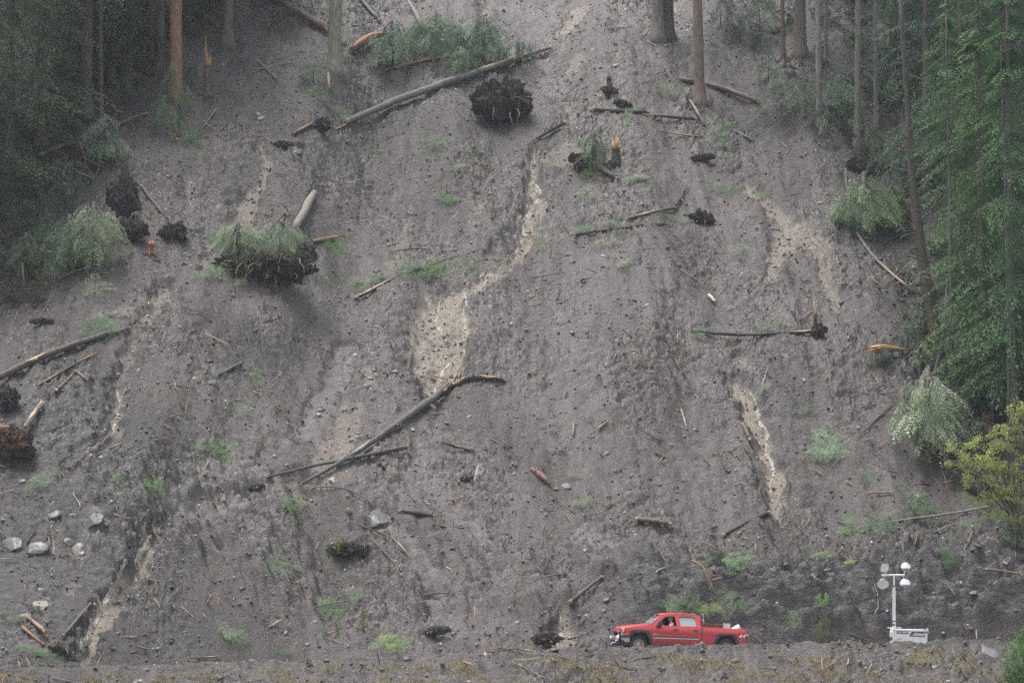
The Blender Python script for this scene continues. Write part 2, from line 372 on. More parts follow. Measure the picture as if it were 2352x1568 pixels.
FO = np.clip(sstep(-1.0, 2.0, L_edge(GY)-GX + 1.2*perlin(GX/2, GY/2, 41))*sstep(116, 126, GY) + sstep(-1.5, 2.0, GX-R_edge(GY) + 1.2*perlin(GX/2, GY/2, 42))*sstep(114, 122, GY) + sstep(176, 182, GY+2*perlin(GX/3, GY/3, 4)), 0, 1)
GR = sstep(.02, .30, perlin(GX/1.5, GY/.9, 51) + .30*perlin(GX/.5, GY/.5, 52))*sstep(106.9, 106.2, GY)
RKM = np.clip(sstep(1.5, 7, GX)*sstep(115.6, 116.2, GY)*sstep(120.2, 118.4, GY+.8*perlin(GX/2, GY/2, 18)) + .8*sstep(-17, -20, GX+2*perlin(GX/3, GY/3, 19))*sstep(131, 124, GY+3*perlin(GX/4, GY/4, 20)), 0, 1)
WET_VIGNETTE = np.clip(sstep(-9, -20, GX+3*perlin(GX/4, GY/4, 43))*sstep(137, 122, GY+4*perlin(GX/5, GY/5, 44)) + sstep(9, 19, GX+3*perlin(GX/4, GY/4, 45))*sstep(128, 119, GY+3*perlin(GX/3, GY/3, 46)) + .5*sstep(5.0, 0, GX-L_edge(GY)+2*perlin(GX/2, GY/2, 47)) + .6*sstep(5.0, 0, R_edge(GY)-GX+2*perlin(GX/2, GY/2, 48)) + .45*sstep(.05, .4, perlin(GX/6, GY/9, 49)), 0, 1)*sstep(106.2, 108, GY)  # lower corners and forest margins darkened like a vignette, plus random wet patches
ny_, nx_ = GX.shape
V = np.stack([GX.ravel(), GY.ravel(), Z.ravel()], 1)
idx = np.arange(ny_*nx_).reshape(ny_, nx_)
F = np.stack([idx[:-1, :-1].ravel(), idx[:-1, 1:].ravel(), idx[1:, 1:].ravel(), idx[1:, :-1].ravel()], 1)
gm = np_mesh('ground', V, F, M['ground'], True, {'stream': ST, 'pale': PA, 'forest': FO, 'grass': GR, 'rock': RKM, 'wet': WET_VIGNETTE})
ground = link('ground', gm); tag(ground, 'steep slope of wet grey brown landslide mud above the road', None, None, 'structure')
del V, F
# ------------------------------------------------------------------ foliage building blocks (numpy)
def frond(rng, L, twigs=18, droop=.25, width=.42, leaf=.10, lw=.034, dens=.05, hang=.0):
    """one conifer spray growing along +x: returns quads (n,4,3) and tip weight (n)"""
    Q = []; T = []
    for i in range(twigs):
        f = (i+.6)/twigs; x = f*L; side = 1 if i % 2 else -1
        tl = L*width*(1-f**1.6)*rng.uniform(.7, 1.1)*(.45 + .55*min(1, f*4)) + .05
        ang = side*math.radians(rng.uniform(42, 62)); z0 = -droop*L*f*f
        n = max(3, int(tl/dens)); s = (np.arange(n)+.5)/n*tl
        cx = x + s*math.cos(ang); cy = s*math.sin(ang); cz = z0 - (.35+hang)*s*s/(L*width+.01)*rng.uniform(.6, 1.4) - hang*s*.8
        for k in (-1, 1):
            a = ang + k*np.radians(rng.uniform(25, 55, n) if hasattr(rng, 'uniform') else 40)
            ll = leaf*rng.uniform(.7, 1.3, n)*(1-.45*s/tl); dz = -rng.uniform(-.25, .55+hang, n)*ll
            dx = np.cos(a)*ll; dy = np.sin(a)*ll; w = lw*rng.uniform(.7, 1.3, n)
            px_, py_ = -np.sin(a)*w, np.cos(a)*w; tz = rng.uniform(-.6, .6, n)*w
            A = np.stack([cx, cy, cz], 1); B = A + np.stack([dx*.5+px_, dy*.5+py_, dz*.5+tz], 1)
            C = A + np.stack([dx, dy, dz], 1); D = A + np.stack([dx*.5-px_, dy*.5-py_, dz*.5-tz], 1)
            Q.append(np.stack([A, B, C, D], 1)); T.append(np.clip(.55*f + .6*s/(L*width) - .25, 0, 1))
    return np.concatenate(Q), np.concatenate(T)
def rich_frond(rng, seed):
    """a full hemlock bough 1 long: main stem, side twigs and their small needle sprays"""
    Q = []; T = []; tw = 15
    for i in range(tw):
        f = (i+.5)/tw; x = f; side = 1 if i % 2 else -1; tl = .46*(1-f**1.7)*rng.uniform(.7, 1.1)*(.45+.55*min(1, f*4)) + .06; ang = side*math.radians(rng.uniform(40, 62))
        for j in range(max(2, int(tl/.055))):
            g = (j+.6)/max(2, int(tl/.055)); s = g*tl; sd = 1 if (i+j) % 2 else -1; a2 = ang + sd*math.radians(rng.uniform(30, 60)); l2 = .13*(1-.5*g)*rng.uniform(.7, 1.2)
            bx, by, bz = x + s*math.cos(ang), s*math.sin(ang), -.32*f*f - .55*s*s*rng.uniform(.7, 1.4)
            n = 6; t = (np.arange(n)+.3)/n*l2; cx = bx + t*math.cos(a2); cy = by + t*math.sin(a2); cz = bz - t*rng.uniform(.05, .7)
            a3 = a2 + np.where(np.arange(n) % 2, 1, -1)*np.radians(rng.uniform(15, 50, n)); ll = .034*rng.uniform(.7, 1.4, n); w = .0068*rng.uniform(.7, 1.3, n)
            dx = np.cos(a3)*ll; dy = np.sin(a3)*ll; dz = -rng.uniform(-.2, .7, n)*ll; px_ = -np.sin(a3)*w; py_ = np.cos(a3)*w; tz = rng.uniform(-.8, .8, n)*w
            A = np.stack([cx, cy, cz], 1); B = A + np.stack([dx*.5+px_, dy*.5+py_, dz*.5+tz], 1); C = A + np.stack([dx, dy, dz], 1); D = A + np.stack([dx*.5-px_, dy*.5-py_, dz*.5-tz], 1)
            Q.append(np.stack([A, B, C, D], 1)); T.append(np.full(n, np.clip(.5*f + .55*g - .2, 0, 1)))
    return np.concatenate(Q), np.concatenate(T)
def rotz(a): c, s = math.cos(a), math.sin(a); return np.array([[c, -s, 0], [s, c, 0], [0, 0, 1.]])
def roty(a): c, s = math.cos(a), math.sin(a); return np.array([[c, 0, s], [0, 1., 0], [-s, 0, c]])
def rotx(a): c, s = math.cos(a), math.sin(a); return np.array([[1., 0, 0], [0, c, -s], [0, s, c]])
def leaf_mesh(name, Q, T, mat, rng, clumps=None):
    n = len(Q); Vv = Q.reshape(-1, 3); Ff = np.arange(n*4).reshape(n, 4)
    lr = np.repeat(rng.uniform(.25, .85, n) if clumps is None else clumps, 4)
    return np_mesh(name, Vv, Ff, mat, False, {'leafrnd': lr, 'tip': np.repeat(T, 4)})
FR = {}
_r = np.random.RandomState(3)
FR['hemlock'] = [frond(_r, 1.0, 19, .34, .50, .085, .021, .038) for _ in range(5)]
FR['rich'] = [rich_frond(_r, i) for i in range(6)]
FR['drape'] = [frond(_r, 1.0, 16, .45, .34, .085, .021, .042, .5) for _ in range(4)]
def conifer_crown(name, H, z0, R0, seed, step=.34, per=5, droop=(8, 30), kind='hemlock', lowfrac=1.0, zmax=None, mat=None):
    """crown of overlapping sprays round a trunk of height H from z0 up"""
    rng = np.random.RandomState(seed); Q = []; T = []; C = []
    z = z0
    while z < H-.3:
        f = (z-z0)/(H-z0); rad = R0*(1-f)**.75*(.8+.3*min(1, (f+.05)*8))*lowfrac + .25
        st = step*(1.0 if z < 20 else 1.9)
        for k in range(per):
            if rng.rand() < .14: continue
            L = rad*rng.uniform(.55, 1.15); a = rng.uniform(0, 2*math.pi)
            fr = FR['rich'] if (z < 19 and kind == 'hemlock') else FR[kind]; q, t = fr[rng.randint(len(fr))]
            s = L; sw = max(.6, min(1.0, 1.6/L)) 
            P = q.reshape(-1, 3)*np.array([s, s*sw, s*.9])
            dr = math.radians(rng.uniform(*droop))
            Mx = rotz(a) @ roty(dr) @ rotx(rng.uniform(-.35, .35))
            P = P @ Mx.T + np.array([0, 0, z + rng.uniform(-.15, .15)])
            Q.append(P.reshape(-1, 4, 3)); T.append(t); C.append(np.full(len(t), rng.uniform(.0, .35)) + rng.uniform(.2, .6, len(t)))
        z += st
    return leaf_mesh(name, np.concatenate(Q), np.concatenate(T), mat or M['needle'], rng, np.concatenate(C))
def trunk_mesh(name, H, r0, r1, seed, stubs=10, lean=0.0, flare=1.5, stublen=.8, stub_lo=1.5, n=12):
    rng = random.Random(seed); mb = MB()
    zs = [0, .25, .7, 1.5] + [1.5 + (H-1.5)*i/12 for i in range(1, 13)]
    bx = rng.uniform(-.15, .15); by = rng.uniform(-.15, .15)
    pts = []; rad = []
    for z in [-.6]+zs:
        f = max(z, 0)/H; r = r0 + (r1-r0)*f
        if z < 1.5: r *= 1 + (flare-1)*(1-max(z, 0)/1.5)**2
        pts.append((bx*math.sin(f*3.0) + lean*f*H, by*math.sin(f*4.0), z)); rad.append(r)
    mb.tube(pts, rad, n, jit=.05, rng=rng)
    tr = mb; sbs = []
    for i in range(stubs):
        sb = MB(); sbs.append(sb); z = rng.uniform(stub_lo, H*.9); f = z/H; a = rng.uniform(0, 2*math.pi); L = rng.uniform(.3, 1)*stublen; r = r0+(r1-r0)*f
        p0 = Vector((bx*math.sin(f*3.0)+lean*z, by*math.sin(f*4.0), z)); d = Vector((math.cos(a), math.sin(a), rng.uniform(-.5, .3)))
        sb.tube([p0 + d*r*.7, p0 + d*(r+L*.5), p0 + d*(r+L) + Vector((0, 0, -.15*L))], [.035, .022, .008], 5)
    return tr.mesh(name, M['bark'], True), [q.mesh('limb_stub', M['bark'], True) for q in sbs]
CR = {}
def crowns():
    CR['a'] = conifer_crown('crown', 26, 1.2, 4.0, 1, .52, 6)
    CR['b'] = conifer_crown('crown', 24, .8, 3.5, 2, .50, 6)
    CR['c'] = conifer_crown('crown', 28, 7.5, 2.9, 3, .46, 5)
    CR['d'] = conifer_crown('crown', 12, .2, 2.1, 4, .30, 6)
    CR['e'] = conifer_crown('crown', 30, 13, 3.4, 5, .55, 5)
crowns()
def scalar(v): return v
def tree(name, u, v, H, r0, crown, color, label, cat='tree', group=None, bark=(.15, .12, .10), seed=0, r1=None, lean=0.0, stubs=10, rot=None, sc=1.0, xy=None, crown_h=26, dz=0, stublen=.8):
    p = hit(u, v) if xy is None else Vector((xy[0], xy[1], float(bil(Z0s, xy[0], xy[1]))))
    root = empty(name, p + Vector((0, 0, dz)), (0, 0, seed*1.7 if rot is None else rot)); tag(root, label, cat, group)
    tm, sm = trunk_mesh('trunk', H, r0, r0*.25 if r1 is None else r1, seed, stubs, lean, stublen=stublen)
    t = link('trunk', tm, root, bark)
    for q in sm: link('limb_stub', q, root, tuple(c*.8 for c in bark))
    if crown:
        c = link('crown', CR[crown], root, color)
        k = H/crown_h if crown_h else 1; c.scale = (sc, sc, k); c.location = (lean*H*.5, 0, 0)
        c.rotation_euler = (0, 0, seed*2.3)
    return root
def copy_tree(root, loc, rz, s, label=None, color=None, group=None):
    r = root.copy(); COL.objects.link(r); r.location = loc; r.rotation_euler = (0, 0, rz); r.scale = (s, s, s)
    if label: r['label'] = label
    if group: r['group'] = group
    for ch in root.children:
        c = ch.copy(); COL.objects.link(c); c.parent = r
        if color and ch.name.startswith('crown'): c.color = (*color, 1)
    return r
# ---- broken boughs: low heaps of sprays lying on the mud
def bough_mesh(seed, n=9, kind='hemlock', spread=.5, flat=.35, hang=False):
    rng = np.random.RandomState(seed); Q = []; T = []; C = []
    for i in range(n):
        fr = FR['rich' if kind == 'hemlock' else kind]; q, t = fr[rng.randint(len(fr))]; s = rng.uniform(.4, .95)
        P = q.reshape(-1, 3)*s
        a = rng.uniform(0, 2*math.pi) if not hang else rng.uniform(-.9, .9)-math.pi/2
        Mx = rotz(a) @ roty(rng.uniform(-.5, .35) if not hang else rng.uniform(.2, 1.1)) @ rotx(rng.uniform(-.7, .7))
        P = P @ Mx.T + np.array([rng.uniform(-spread, spread), rng.uniform(-spread, spread)*.7, rng.uniform(.03, flat)])
        Q.append(P.reshape(-1, 4, 3)); T.append(t*.6); C.append(np.full(len(t), rng.uniform(0, .4)) + rng.uniform(.2, .6, len(t)))
    Q = np.concatenate(Q); Q[..., 2] = np.maximum(Q[..., 2], -.02)
    return leaf_mesh('bough', Q, np.concatenate(T), M['needle'], rng, np.concatenate(C))
BO = [bough_mesh(50+i, [12, 16, 22, 9, 28][i % 5], spread=[.3, .5, .6, .2, .7][i % 5]) for i in range(5)]
HB = [bough_mesh(70+i, 16, 'drape', .45, .9, True) for i in range(3)]
def surf_rot(x, y, rz):
    n = gnormal(x, y); return n.to_track_quat('Z', 'Y').to_matrix() @ Matrix.Rotation(rz, 3, 'Z')
def bough(u, v, w, h, color, label, k=0, rz=0.0, hang=False, cat='branch', group=None, name='broken_bough', lift=.05):
    """a heap of sprays w by h frame units across, centred on (u, v)"""
    p = hit(u, v + h*.12); m = pxm(p.y); o = link(name, (HB if hang else BO)[k % (3 if hang else 5)], None, color)
    tag(o, label, cat, group)
    o.location = p + Vector((0, 0, lift)) + gnormal(p.x, p.y)*.08
    if hang:
        o.rotation_euler = (0, 0, rz); o.location.z += h/m*.3; o.scale = (w/m/1.9, .8*w/m/1.9, h/m/1.35)
    else:
        Rm = surf_rot(p.x, p.y, rz); o.rotation_euler = Rm.to_euler()
        sx = w/m/2.0; sy = h/m/1.25
        c, s = abs(math.cos(rz)), abs(math.sin(rz)); o.scale = (sx*c+sy*s, sx*s+sy*c, (sx+sy)*.5)
    return o
# ---- logs and sticks
PALEW, ORANGEW, REDW, GREYW, BROWNW, DARKW, SILVER = (.52, .38, .23), (.42, .21, .085), (.24, .10, .055), (.13, .125, .12), (.115, .085, .065), (.045, .037, .033), (.24, .235, .22)
def splinters(mb, p, d, r, rng, n=7, L=1.6):
    """one jagged crown of torn wood round the end of a stem, a single closed piece"""
    a = d.orthogonal().normalized(); b = d.cross(a); n = max(8, n); vs = []; fs = []
    for k in range(n):
        th = 2*math.pi*k/n; o = a*math.cos(th)+b*math.sin(th)
        l = r*L*(rng.uniform(.5, 2.2) if k % 2 else rng.uniform(-.1, .3))
        vs += [p - d*r*.6 + o*r*1.03, p + d*max(l, 0)*.4 + o*r*.93, p + d*l + o*r*rng.uniform(.35, .8), p + d*l*.2 + o*r*.35]
    vs.append(p + d*r*.1)
    for k in range(n):
        i, j = k*4, ((k+1) % n)*4
        fs += [(i, j, j+1, i+1), (i+1, j+1, j+2, i+2), (i+2, j+2, j+3, i+3), (i+3, j+3, n*4)]
    fs.append(tuple(k*4 for k in range(n-1, -1, -1)))
    mb.add(vs, fs)
def log(name, label, cat, pts, color, ends=(0, 1), strips=(), stubs=0, rng=None, lift=.35, endcol=PALEW, stubdir=None, group=None, stublen=.5, seed=None, moss=0):
    """pts: (u, v, width) down the log; it lies along the ground under those points"""
    rng = random.Random(hash((round(pts[0][0]), round(pts[0][1]))) if seed is None else seed)
    P = []; Rr = []
    seg = []
    for (u0, v0, w0), (u1, v1, w1) in zip(pts[:-1], pts[1:]):
        n = max(2, int(math.hypot(u1-u0, v1-v0)/22))
        for i in range(n): f = i/n; seg.append((u0+(u1-u0)*f, v0+(v1-v0)*f, w0+(w1-w0)*f))
    seg.append(pts[-1])
    for u, v, w in seg:
        p = hit(u, v); r = w/pxm(p.y)/2; P.append(p); Rr.append(r)
    # smooth the ground's bumps out of the stem
    for _ in range(4):
        P = [P[0]] + [(P[i-1]+P[i]*2+P[i+1])/4 for i in range(1, len(P)-1)] + [P[-1]]
    P = [p + Vector((0, -.25*r, r*lift*2+.02)) for p, r in zip(P, Rr)]
    for i, p in enumerate(P): p.z = max(p.z, ground_z(p.x, p.y) + .25*Rr[i], ground_z(p.x, p.y-Rr[i]) - .1*Rr[i])
    for _ in range(4): P = [P[0]] + [Vector(((P[i-1].x+P[i].x*2+P[i+1].x)/4, (P[i-1].y+P[i].y*2+P[i+1].y)/4, max(P[i].z-.05, (P[i-1].z+P[i].z*2+P[i+1].z)/4))) for i in range(1, len(P)-1)] + [P[-1]]
    if len(P) > 5: P = [p + Vector((rng.uniform(-.2, .2)*r, 0, rng.uniform(-.12, .12)*r)) for p, r in zip(P, Rr)]
    P = [p + Vector((0, -.03, .07)) for p in P]
    o0 = P[0].copy(); Q = [p-o0 for p in P]
    mb = MB(); mb.tube(Q, Rr, 12 if max(Rr) > .08 else 7, jit=.06, rng=rng)
    root = mb.build(name, M['bark'], None, color, True); root.location = o0; tag(root, label, cat, group)
    for e in ends:
        i, j = (0, 1) if e == 0 else (-1, -2)
        d = (Q[i]-Q[j]).normalized(); eb = MB(); splinters(eb, Q[i], d, max(Rr[i], .03), rng, 8 if max(Rr) > .06 else 4)
        eb.build('broken_end', M['wood'], root, endcol, True)
    for (f0, f1) in strips:
        a = int(f0*(len(Q)-1)); b = max(a+2, int(math.ceil(f1*(len(Q)-1)))); b = min(b, len(Q)-1)
        sp = Q[a:b+1]; sb = MB(); K = len(sp)
        vs = []; fs = []
        for t_, p in enumerate(sp):
            i = a+t_; d = (Q[min(i+1, len(Q)-1)]-Q[max(i-1, 0)]).normalized(); vz = (Vector((0, -.7, .7)) - d*d.dot(Vector((0, -.7, .7)))).normalized(); sd = d.cross(vz)
            ww = (.9 if 0 < t_ < K-1 else .15)*rng.uniform(.55, 1)
            for th in (-ww, -ww*.4, ww*.4, ww): vs.append(p + (vz*math.cos(th)+sd*math.sin(th))*Rr[i]*1.09)
        for t_ in range(K-1):
            for k in range(3): fs.append((t_*4+k, t_*4+k+1, t_*4+k+5, t_*4+k+4))
        sb.add(vs, fs); sb.build('stripped_wood', M['wood'], root, endcol, False)
    if stubs:
        for i in range(stubs):
            sb = MB(); f = rng.uniform(.08, .95)*(len(Q)-1); i0 = int(f); p = Q[i0].lerp(Q[min(i0+1, len(Q)-1)], f-i0); r = Rr[i0]
            d = (Q[min(i0+1, len(Q)-1)]-Q[max(i0-1, 0)]).normalized()
            side = Vector((rng.uniform(-1, 1), rng.uniform(-1, .2), rng.uniform(-.1, 1))) if stubdir is None else Vector(stubdir) + Vector((rng.uniform(-.3, .3), rng.uniform(-.3, .3), rng.uniform(-.3, .3)))
            side = (side - d*side.dot(d)*.7).normalized(); L = rng.uniform(.4, 1)*stublen
            sb.tube([p, p+side*L*.5 + d*L*.1, p+side*L + d*L*.35 + Vector((0, 0, -.12*L))], [max(.012, r*.28), max(.01, r*.2), .006], 5)
            sb.build('branch_stub', M['bark'], root, tuple(min(.3, c*1.2) for c in color), True)
    return root
# ---- upturned root plates
def root_plate(u, v, w, h, label, seed, color=(.040, .032, .029), roots=60, name='root_plate', cat='uprooted stump', tilt=.25, rootlen=.9, rootcol=(.19, .135, .10), hang=.8):
    rng = random.Random(seed); p = hit(u, v + h*.42); m = pxm(p.y); W_, H_ = w/m/2, h/m/2; D_ = min(W_, H_)*.6
    bm = bmesh.new(); bmesh.ops.create_icosphere(bm, subdivisions=5, radius=1)
    for q in bm.verts:
        c = q.co.copy(); k = .84 + .60*float(perlin(c.x*1.7+seed, c.z*1.7+c.y*1.3, 61)) + .30*float(perlin(c.x*4+seed, c.z*4+c.y*3, 62)) + .20*float(perlin(c.x*9, c.z*9+c.y*7, 63)) + .10*float(perlin(c.x*22, c.z*22+c.y*17, 64))
        z = c.z if c.z > 0 else c.z*(.75+.35*float(perlin(c.x*3+seed, c.y*2, 65)))
        q.co = Vector((c.x*W_*k*(1.0 - .18*max(0, c.z)), c.y*D_*k, z*H_*k))
    me = bpy.data.meshes.new(name); bm.to_mesh(me); bm.free(); me.materials.append(M['soil'])
    o = link(name, me, None, color); tag(o, label, cat); o.location = p + Vector((0, 0, H_*.80)); o.rotation_euler = (-tilt, rng.uniform(-.25, .25) if w < 90 else 0, 0)
    def strand(rb, big):
        th = rng.uniform(0, 2*math.pi) if big else rng.uniform(-.6, math.pi+.6); rr = math.sqrt(rng.uniform(.02, 1))*(.95 if big else 1.0)
        s = Vector((math.cos(th)*W_*rr*.85, -D_*.85*math.sqrt(max(0, 1-rr*rr)), math.sin(th)*H_*rr*.85)); sc = max(.3, min(1, W_/1.3))
        d = (Vector((math.cos(th)*rng.uniform(.2, 1), rng.uniform(-.9, -.1), math.sin(th)*.7+rng.uniform(-.4, .5))) if big else Vector((rng.uniform(-.5, .5), rng.uniform(-1, -.2), rng.uniform(-.7, .25)))).normalized(); L = rootlen*(1.3*rng.uniform(.35, 1) if big else rng.choice((.25, .35, .5, 1.0))*rng.uniform(.5, 1))*sc
        g = Vector((rng.uniform(-.25, .25), 0, -1))*hang*rng.uniform(.3, 1.3); w1 = Vector((rng.uniform(-1, 1), 0, rng.uniform(-1, 1)))*L*.12
        r0 = (.05 if big else rng.uniform(.008, .018))*(.6+.4*sc)
        rb.tube([s - d*.1, s + d*L*.25, s + d*L*.5 + g*L*.15 + w1, s + d*L*.7 + g*L*.4, s + d*L*.75 + g*L*.85 - w1], [r0, r0*.9, r0*.7, r0*.5, r0*.2], 6 if big else 3, cap=False)
    for i in range(max(4, roots//8)):
        rb = MB(); strand(rb, True); rb.build('root', M['root'], o, rootcol, True)
    for col, cnt in ((rootcol, int(roots*1.5)), (tuple(q*.30 for q in rootcol), roots*4)):
        rb = MB()
        for i in range(cnt): strand(rb, False)
        rb.build('rootlets', M['root'], o, col, True)['kind'] = 'stuff'
    return o
def stump(u, v, w, h, label, seed, color=BROWNW, endcol=ORANGEW, lean=0.0, name='broken_stump', n=14, spl=1.3, roots=6):
    rng = random.Random(seed); p = hit(u, v); m = pxm(p.y); r = w/m/2; H_ = h/m*.72
    top = Vector((lean*H_, 0, H_)); mb = MB()
    mb.tube([(0, 0, -.4), (0, 0, 0), top*.35, top*.7, top], [r*1.5, r*1.35, r*1.05, r*.95, r*.8], 12, jit=.10, rng=rng)
    for i in range(roots):
        a = rng.uniform(0, 2*math.pi); d = Vector((math.cos(a), math.sin(a), 0)); mb.tube([(0, 0, .15), d*r*1.6 + Vector((0, 0, .05)), d*r*2.6 + Vector((0, 0, -.25))], [r*.5, r*.3, r*.1], 6)
    o = mb.build(name, M['bark'], None, color, True); o.location = p; tag(o, label, 'stump')
    eb = MB(); splinters(eb, top - Vector((0, 0, .05)), Vector((lean, 0, 1)).normalized(), r, rng, n, spl*h/m*.28/max(r, .05)/1.4 if spl else 1)
    eb.build('splintered_top', M['wood'], o, endcol, True)
    return o
# ------------------------------------------------------------------ standing trees
CR['r'] = conifer_crown('crown', 26, 3.4, 3.9, 6, .50, 6)
CR['f'] = conifer_crown('crown', 26, 3.2, 1.9, 7, 1.15, 2, droop=(-5, 20))
CR['s'] = conifer_crown('crown', 24, 14, 2.6, 8, .6, 5)
G1, G2, G3, G4 = (.072, .140, .062), (.090, .165, .064), (.034, .064, .038), (.066, .115, .074)  # right stand: front greens lightened, rear ones darkened to paint depth shade
DK1, DK2, DK3 = (.030, .048, .028), (.070, .100, .052), (.012, .020, .015)  # left foliage: forest shade and corner vignette set into the colour, deepest at rear
GG, GG2 = (.30, .36, .25), (.18, .23, .165)
FG = 'green hemlocks along the right edge of the slide'
tree('hemlock_tree', 2328, 985, 25, .26, 'r', G1, 'green hemlock with two thin grey stems at its foot beside the yellow green alder', group=FG, seed=1, bark=(.13, .12, .11))
tree('hemlock_tree', 2262, 880, 24, .30, 'a', G2, 'bright green hemlock just right of the bare leaning brown trunk', group=FG, seed=2)
tree('hemlock_tree', 2430, 880, 27, .35, 'a', G1, 'dark green hemlock cut off by the right edge above the yellow green alder', group=FG, seed=3)
tree('hemlock_tree', 2215, 640, 25, .28, 'b', G1, 'hemlock with drooping sprays behind the leaning brown trunk and nearer than the bare trunks', group=FG, seed=4)
tree('hemlock_tree', 2325, 660, 28, .35, 'a', G3, 'tall hemlock at the right edge behind the bright green one', group=FG, seed=5)
tree('hemlock_tree', 2130, 430, 24, .28, 'b', G4, 'hemlock standing uphill of the leaning brown trunk', group=FG, seed=6)
tree('hemlock_tree', 2235, 400, 27, .33, 'a', G2, 'hemlock in the middle of the right hand stand in the upper corner', group=FG, seed=7)
tree('hemlock_tree', 2365, 380, 26, .33, 'b', G1, 'hemlock filling the upper right corner of the stand', group=FG, seed=8)
tree('hemlock_tree', 2052, 215, 24, .25, 'b', G4, 'hazy hemlock behind the pale bare trunks on the right bank', group=FG, seed=9)
tree('hemlock_tree', 2150, 190, 27, .3, 'a', G3, 'hemlock behind the stand, between the hazy one and the corner one', group=FG, seed=10)
tree('hemlock_tree', 2290, 160, 27, .3, 'b', G3, 'rearmost dark hemlock of the right hand stand', group=FG, seed=11)
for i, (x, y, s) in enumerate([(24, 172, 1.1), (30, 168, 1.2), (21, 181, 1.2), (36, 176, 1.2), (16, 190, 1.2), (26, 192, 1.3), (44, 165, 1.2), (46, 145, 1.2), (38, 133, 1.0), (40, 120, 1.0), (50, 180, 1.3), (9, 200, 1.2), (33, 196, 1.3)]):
    tree('hemlock_tree', 0, 0, 26*s, .33, 'ab'[i % 2], ((.020, .034, .020), (.030, .048, .028))[i % 2], 'dark hemlock deep in the forest on the right bank', group='hemlocks deep in the right hand forest', seed=30+i, xy=(x, y))  # crown colours kept darker than the front trees to imitate deep shade
TG = 'bare standing trunks left at the edges of the slide'
tree('bare_trunk_tree', 1799, 135, 24, .15, 's', G4, 'thin brown trunk with a stripped orange edge, just left of the thick brown trunk', group=TG, bark=(.20, .13, .09), seed=12, stubs=4)
tree('bare_trunk_tree', 1838, 128, 30, .40, 'e', G4, 'thick straight brown trunk at the top right, left of the pale mottled trunks', group=TG, bark=(.20, .155, .115), seed=13, stubs=3)
tree('bare_trunk_tree', 1881, 290, 27, .19, 's', G4, 'pale mottled trunk, left one of the pair on the right bank', group=TG, bark=(.30, .27, .22), seed=14, r1=.12, stubs=10)
tree('bare_trunk_tree', 1968, 332, 26, .20, 'f', G4, 'pale mottled trunk with green sprays, right one of the pair on the right bank', group=TG, bark=(.27, .23, .19), seed=15, r1=.12, stubs=12)
tree('bare_trunk_tree', 2012, 292, 24, .14, 'f', G1, 'thin pale trunk half hidden by hemlock sprays right of the mottled pair', group=TG, bark=(.25, .23, .19), seed=16, stubs=10)
tree('bare_trunk_tree', 1897, 150, 24, .12, 's', G4, 'thin hazy trunk behind the left one of the mottled pair', group=TG, bark=(.20, .19, .17), seed=17, stubs=4)
tree('bare_trunk_tree', 1608, 238, 30, .33, 's', G4, 'reddish brown bare trunk standing alone in the mud at the upper right', group=TG, bark=(.25, .17, .13), seed=18, r1=.2, stubs=3, rot=0, lean=-.010)
tree('bare_trunk_tree', 1512, 92, 32, .44, 'e', G4, 'thick pale grey trunk at the top edge right of centre', group=TG, bark=(.21, .20, .165), seed=19, stubs=2)
tree('bare_trunk_tree', 1536, 88, 26, .36, 'e', G4, 'dark mossy trunk close beside the thick pale grey one at the top edge', group=TG, bark=(.055, .06, .04), seed=20, stubs=3)
tree('bare_trunk_tree', 768, 160, 32, .42, 'e', G4, 'pale greenish trunk standing alone at the top left of the slide', group=TG, bark=(.31, .30, .22), seed=21, r1=.33, stubs=0)
tree('bare_trunk_tree', 521, 105, 30, .40, 'e', DK2, 'hazy grey brown trunk at the forest edge at the top left', group=TG, bark=(.13, .11, .085), seed=22, stubs=3)
tree('bare_trunk_tree', 405, 225, 24, .38, 's', DK2, 'broad cedar trunk with bark torn to orange wood at the upper left', group=TG, bark=(.30, .15, .085), seed=23, r1=.36, stubs=2)
tree('bare_trunk_tree', 232, 268, 26, .17, 's', DK2, 'slim brown trunk in the dark forest, front one at the upper left', group=TG, bark=(.12, .085, .06), seed=24, rot=0, lean=-.03, stubs=9, stublen=1.6)
tree('bare_trunk_tree', 258, 190, 26, .19, 's', DK2, 'slim brown trunk just behind the front one at the upper left', group=TG, bark=(.11, .08, .055), seed=25, stubs=5)
tree('bare_trunk_tree', 196, 262, 24, .38, 's', DK2, 'broad dark trunk left of the slim brown ones at the upper left', group=TG, bark=(.055, .045, .035), seed=26, stubs=5)
tree('bare_trunk_tree', 346, 150, 24, .2, 's', DK2, 'dark slim trunk between the slim brown ones and the torn cedar', group=TG, bark=(.07, .06, .045), seed=27, stubs=4)
tree('bare_trunk_tree', 366, 165, 26, .3, 'e', DK2, 'mossy dark trunk touching the left side of the torn cedar', group=TG, bark=(.09, .085, .05), seed=28, stubs=3)
tree('bare_trunk_tree', 2186, 858, 22, .15, 's', G1, 'thin pale straight trunk right of the leaning brown one', group=TG, bark=(.22, .19, .16), seed=41, stubs=8)
tree('bare_trunk_tree', 2316, 992, 20, .07, None, G1, 'thinnest pale pole beside the alder at the right edge', group=TG, bark=(.24, .22, .18), seed=42, stubs=0)
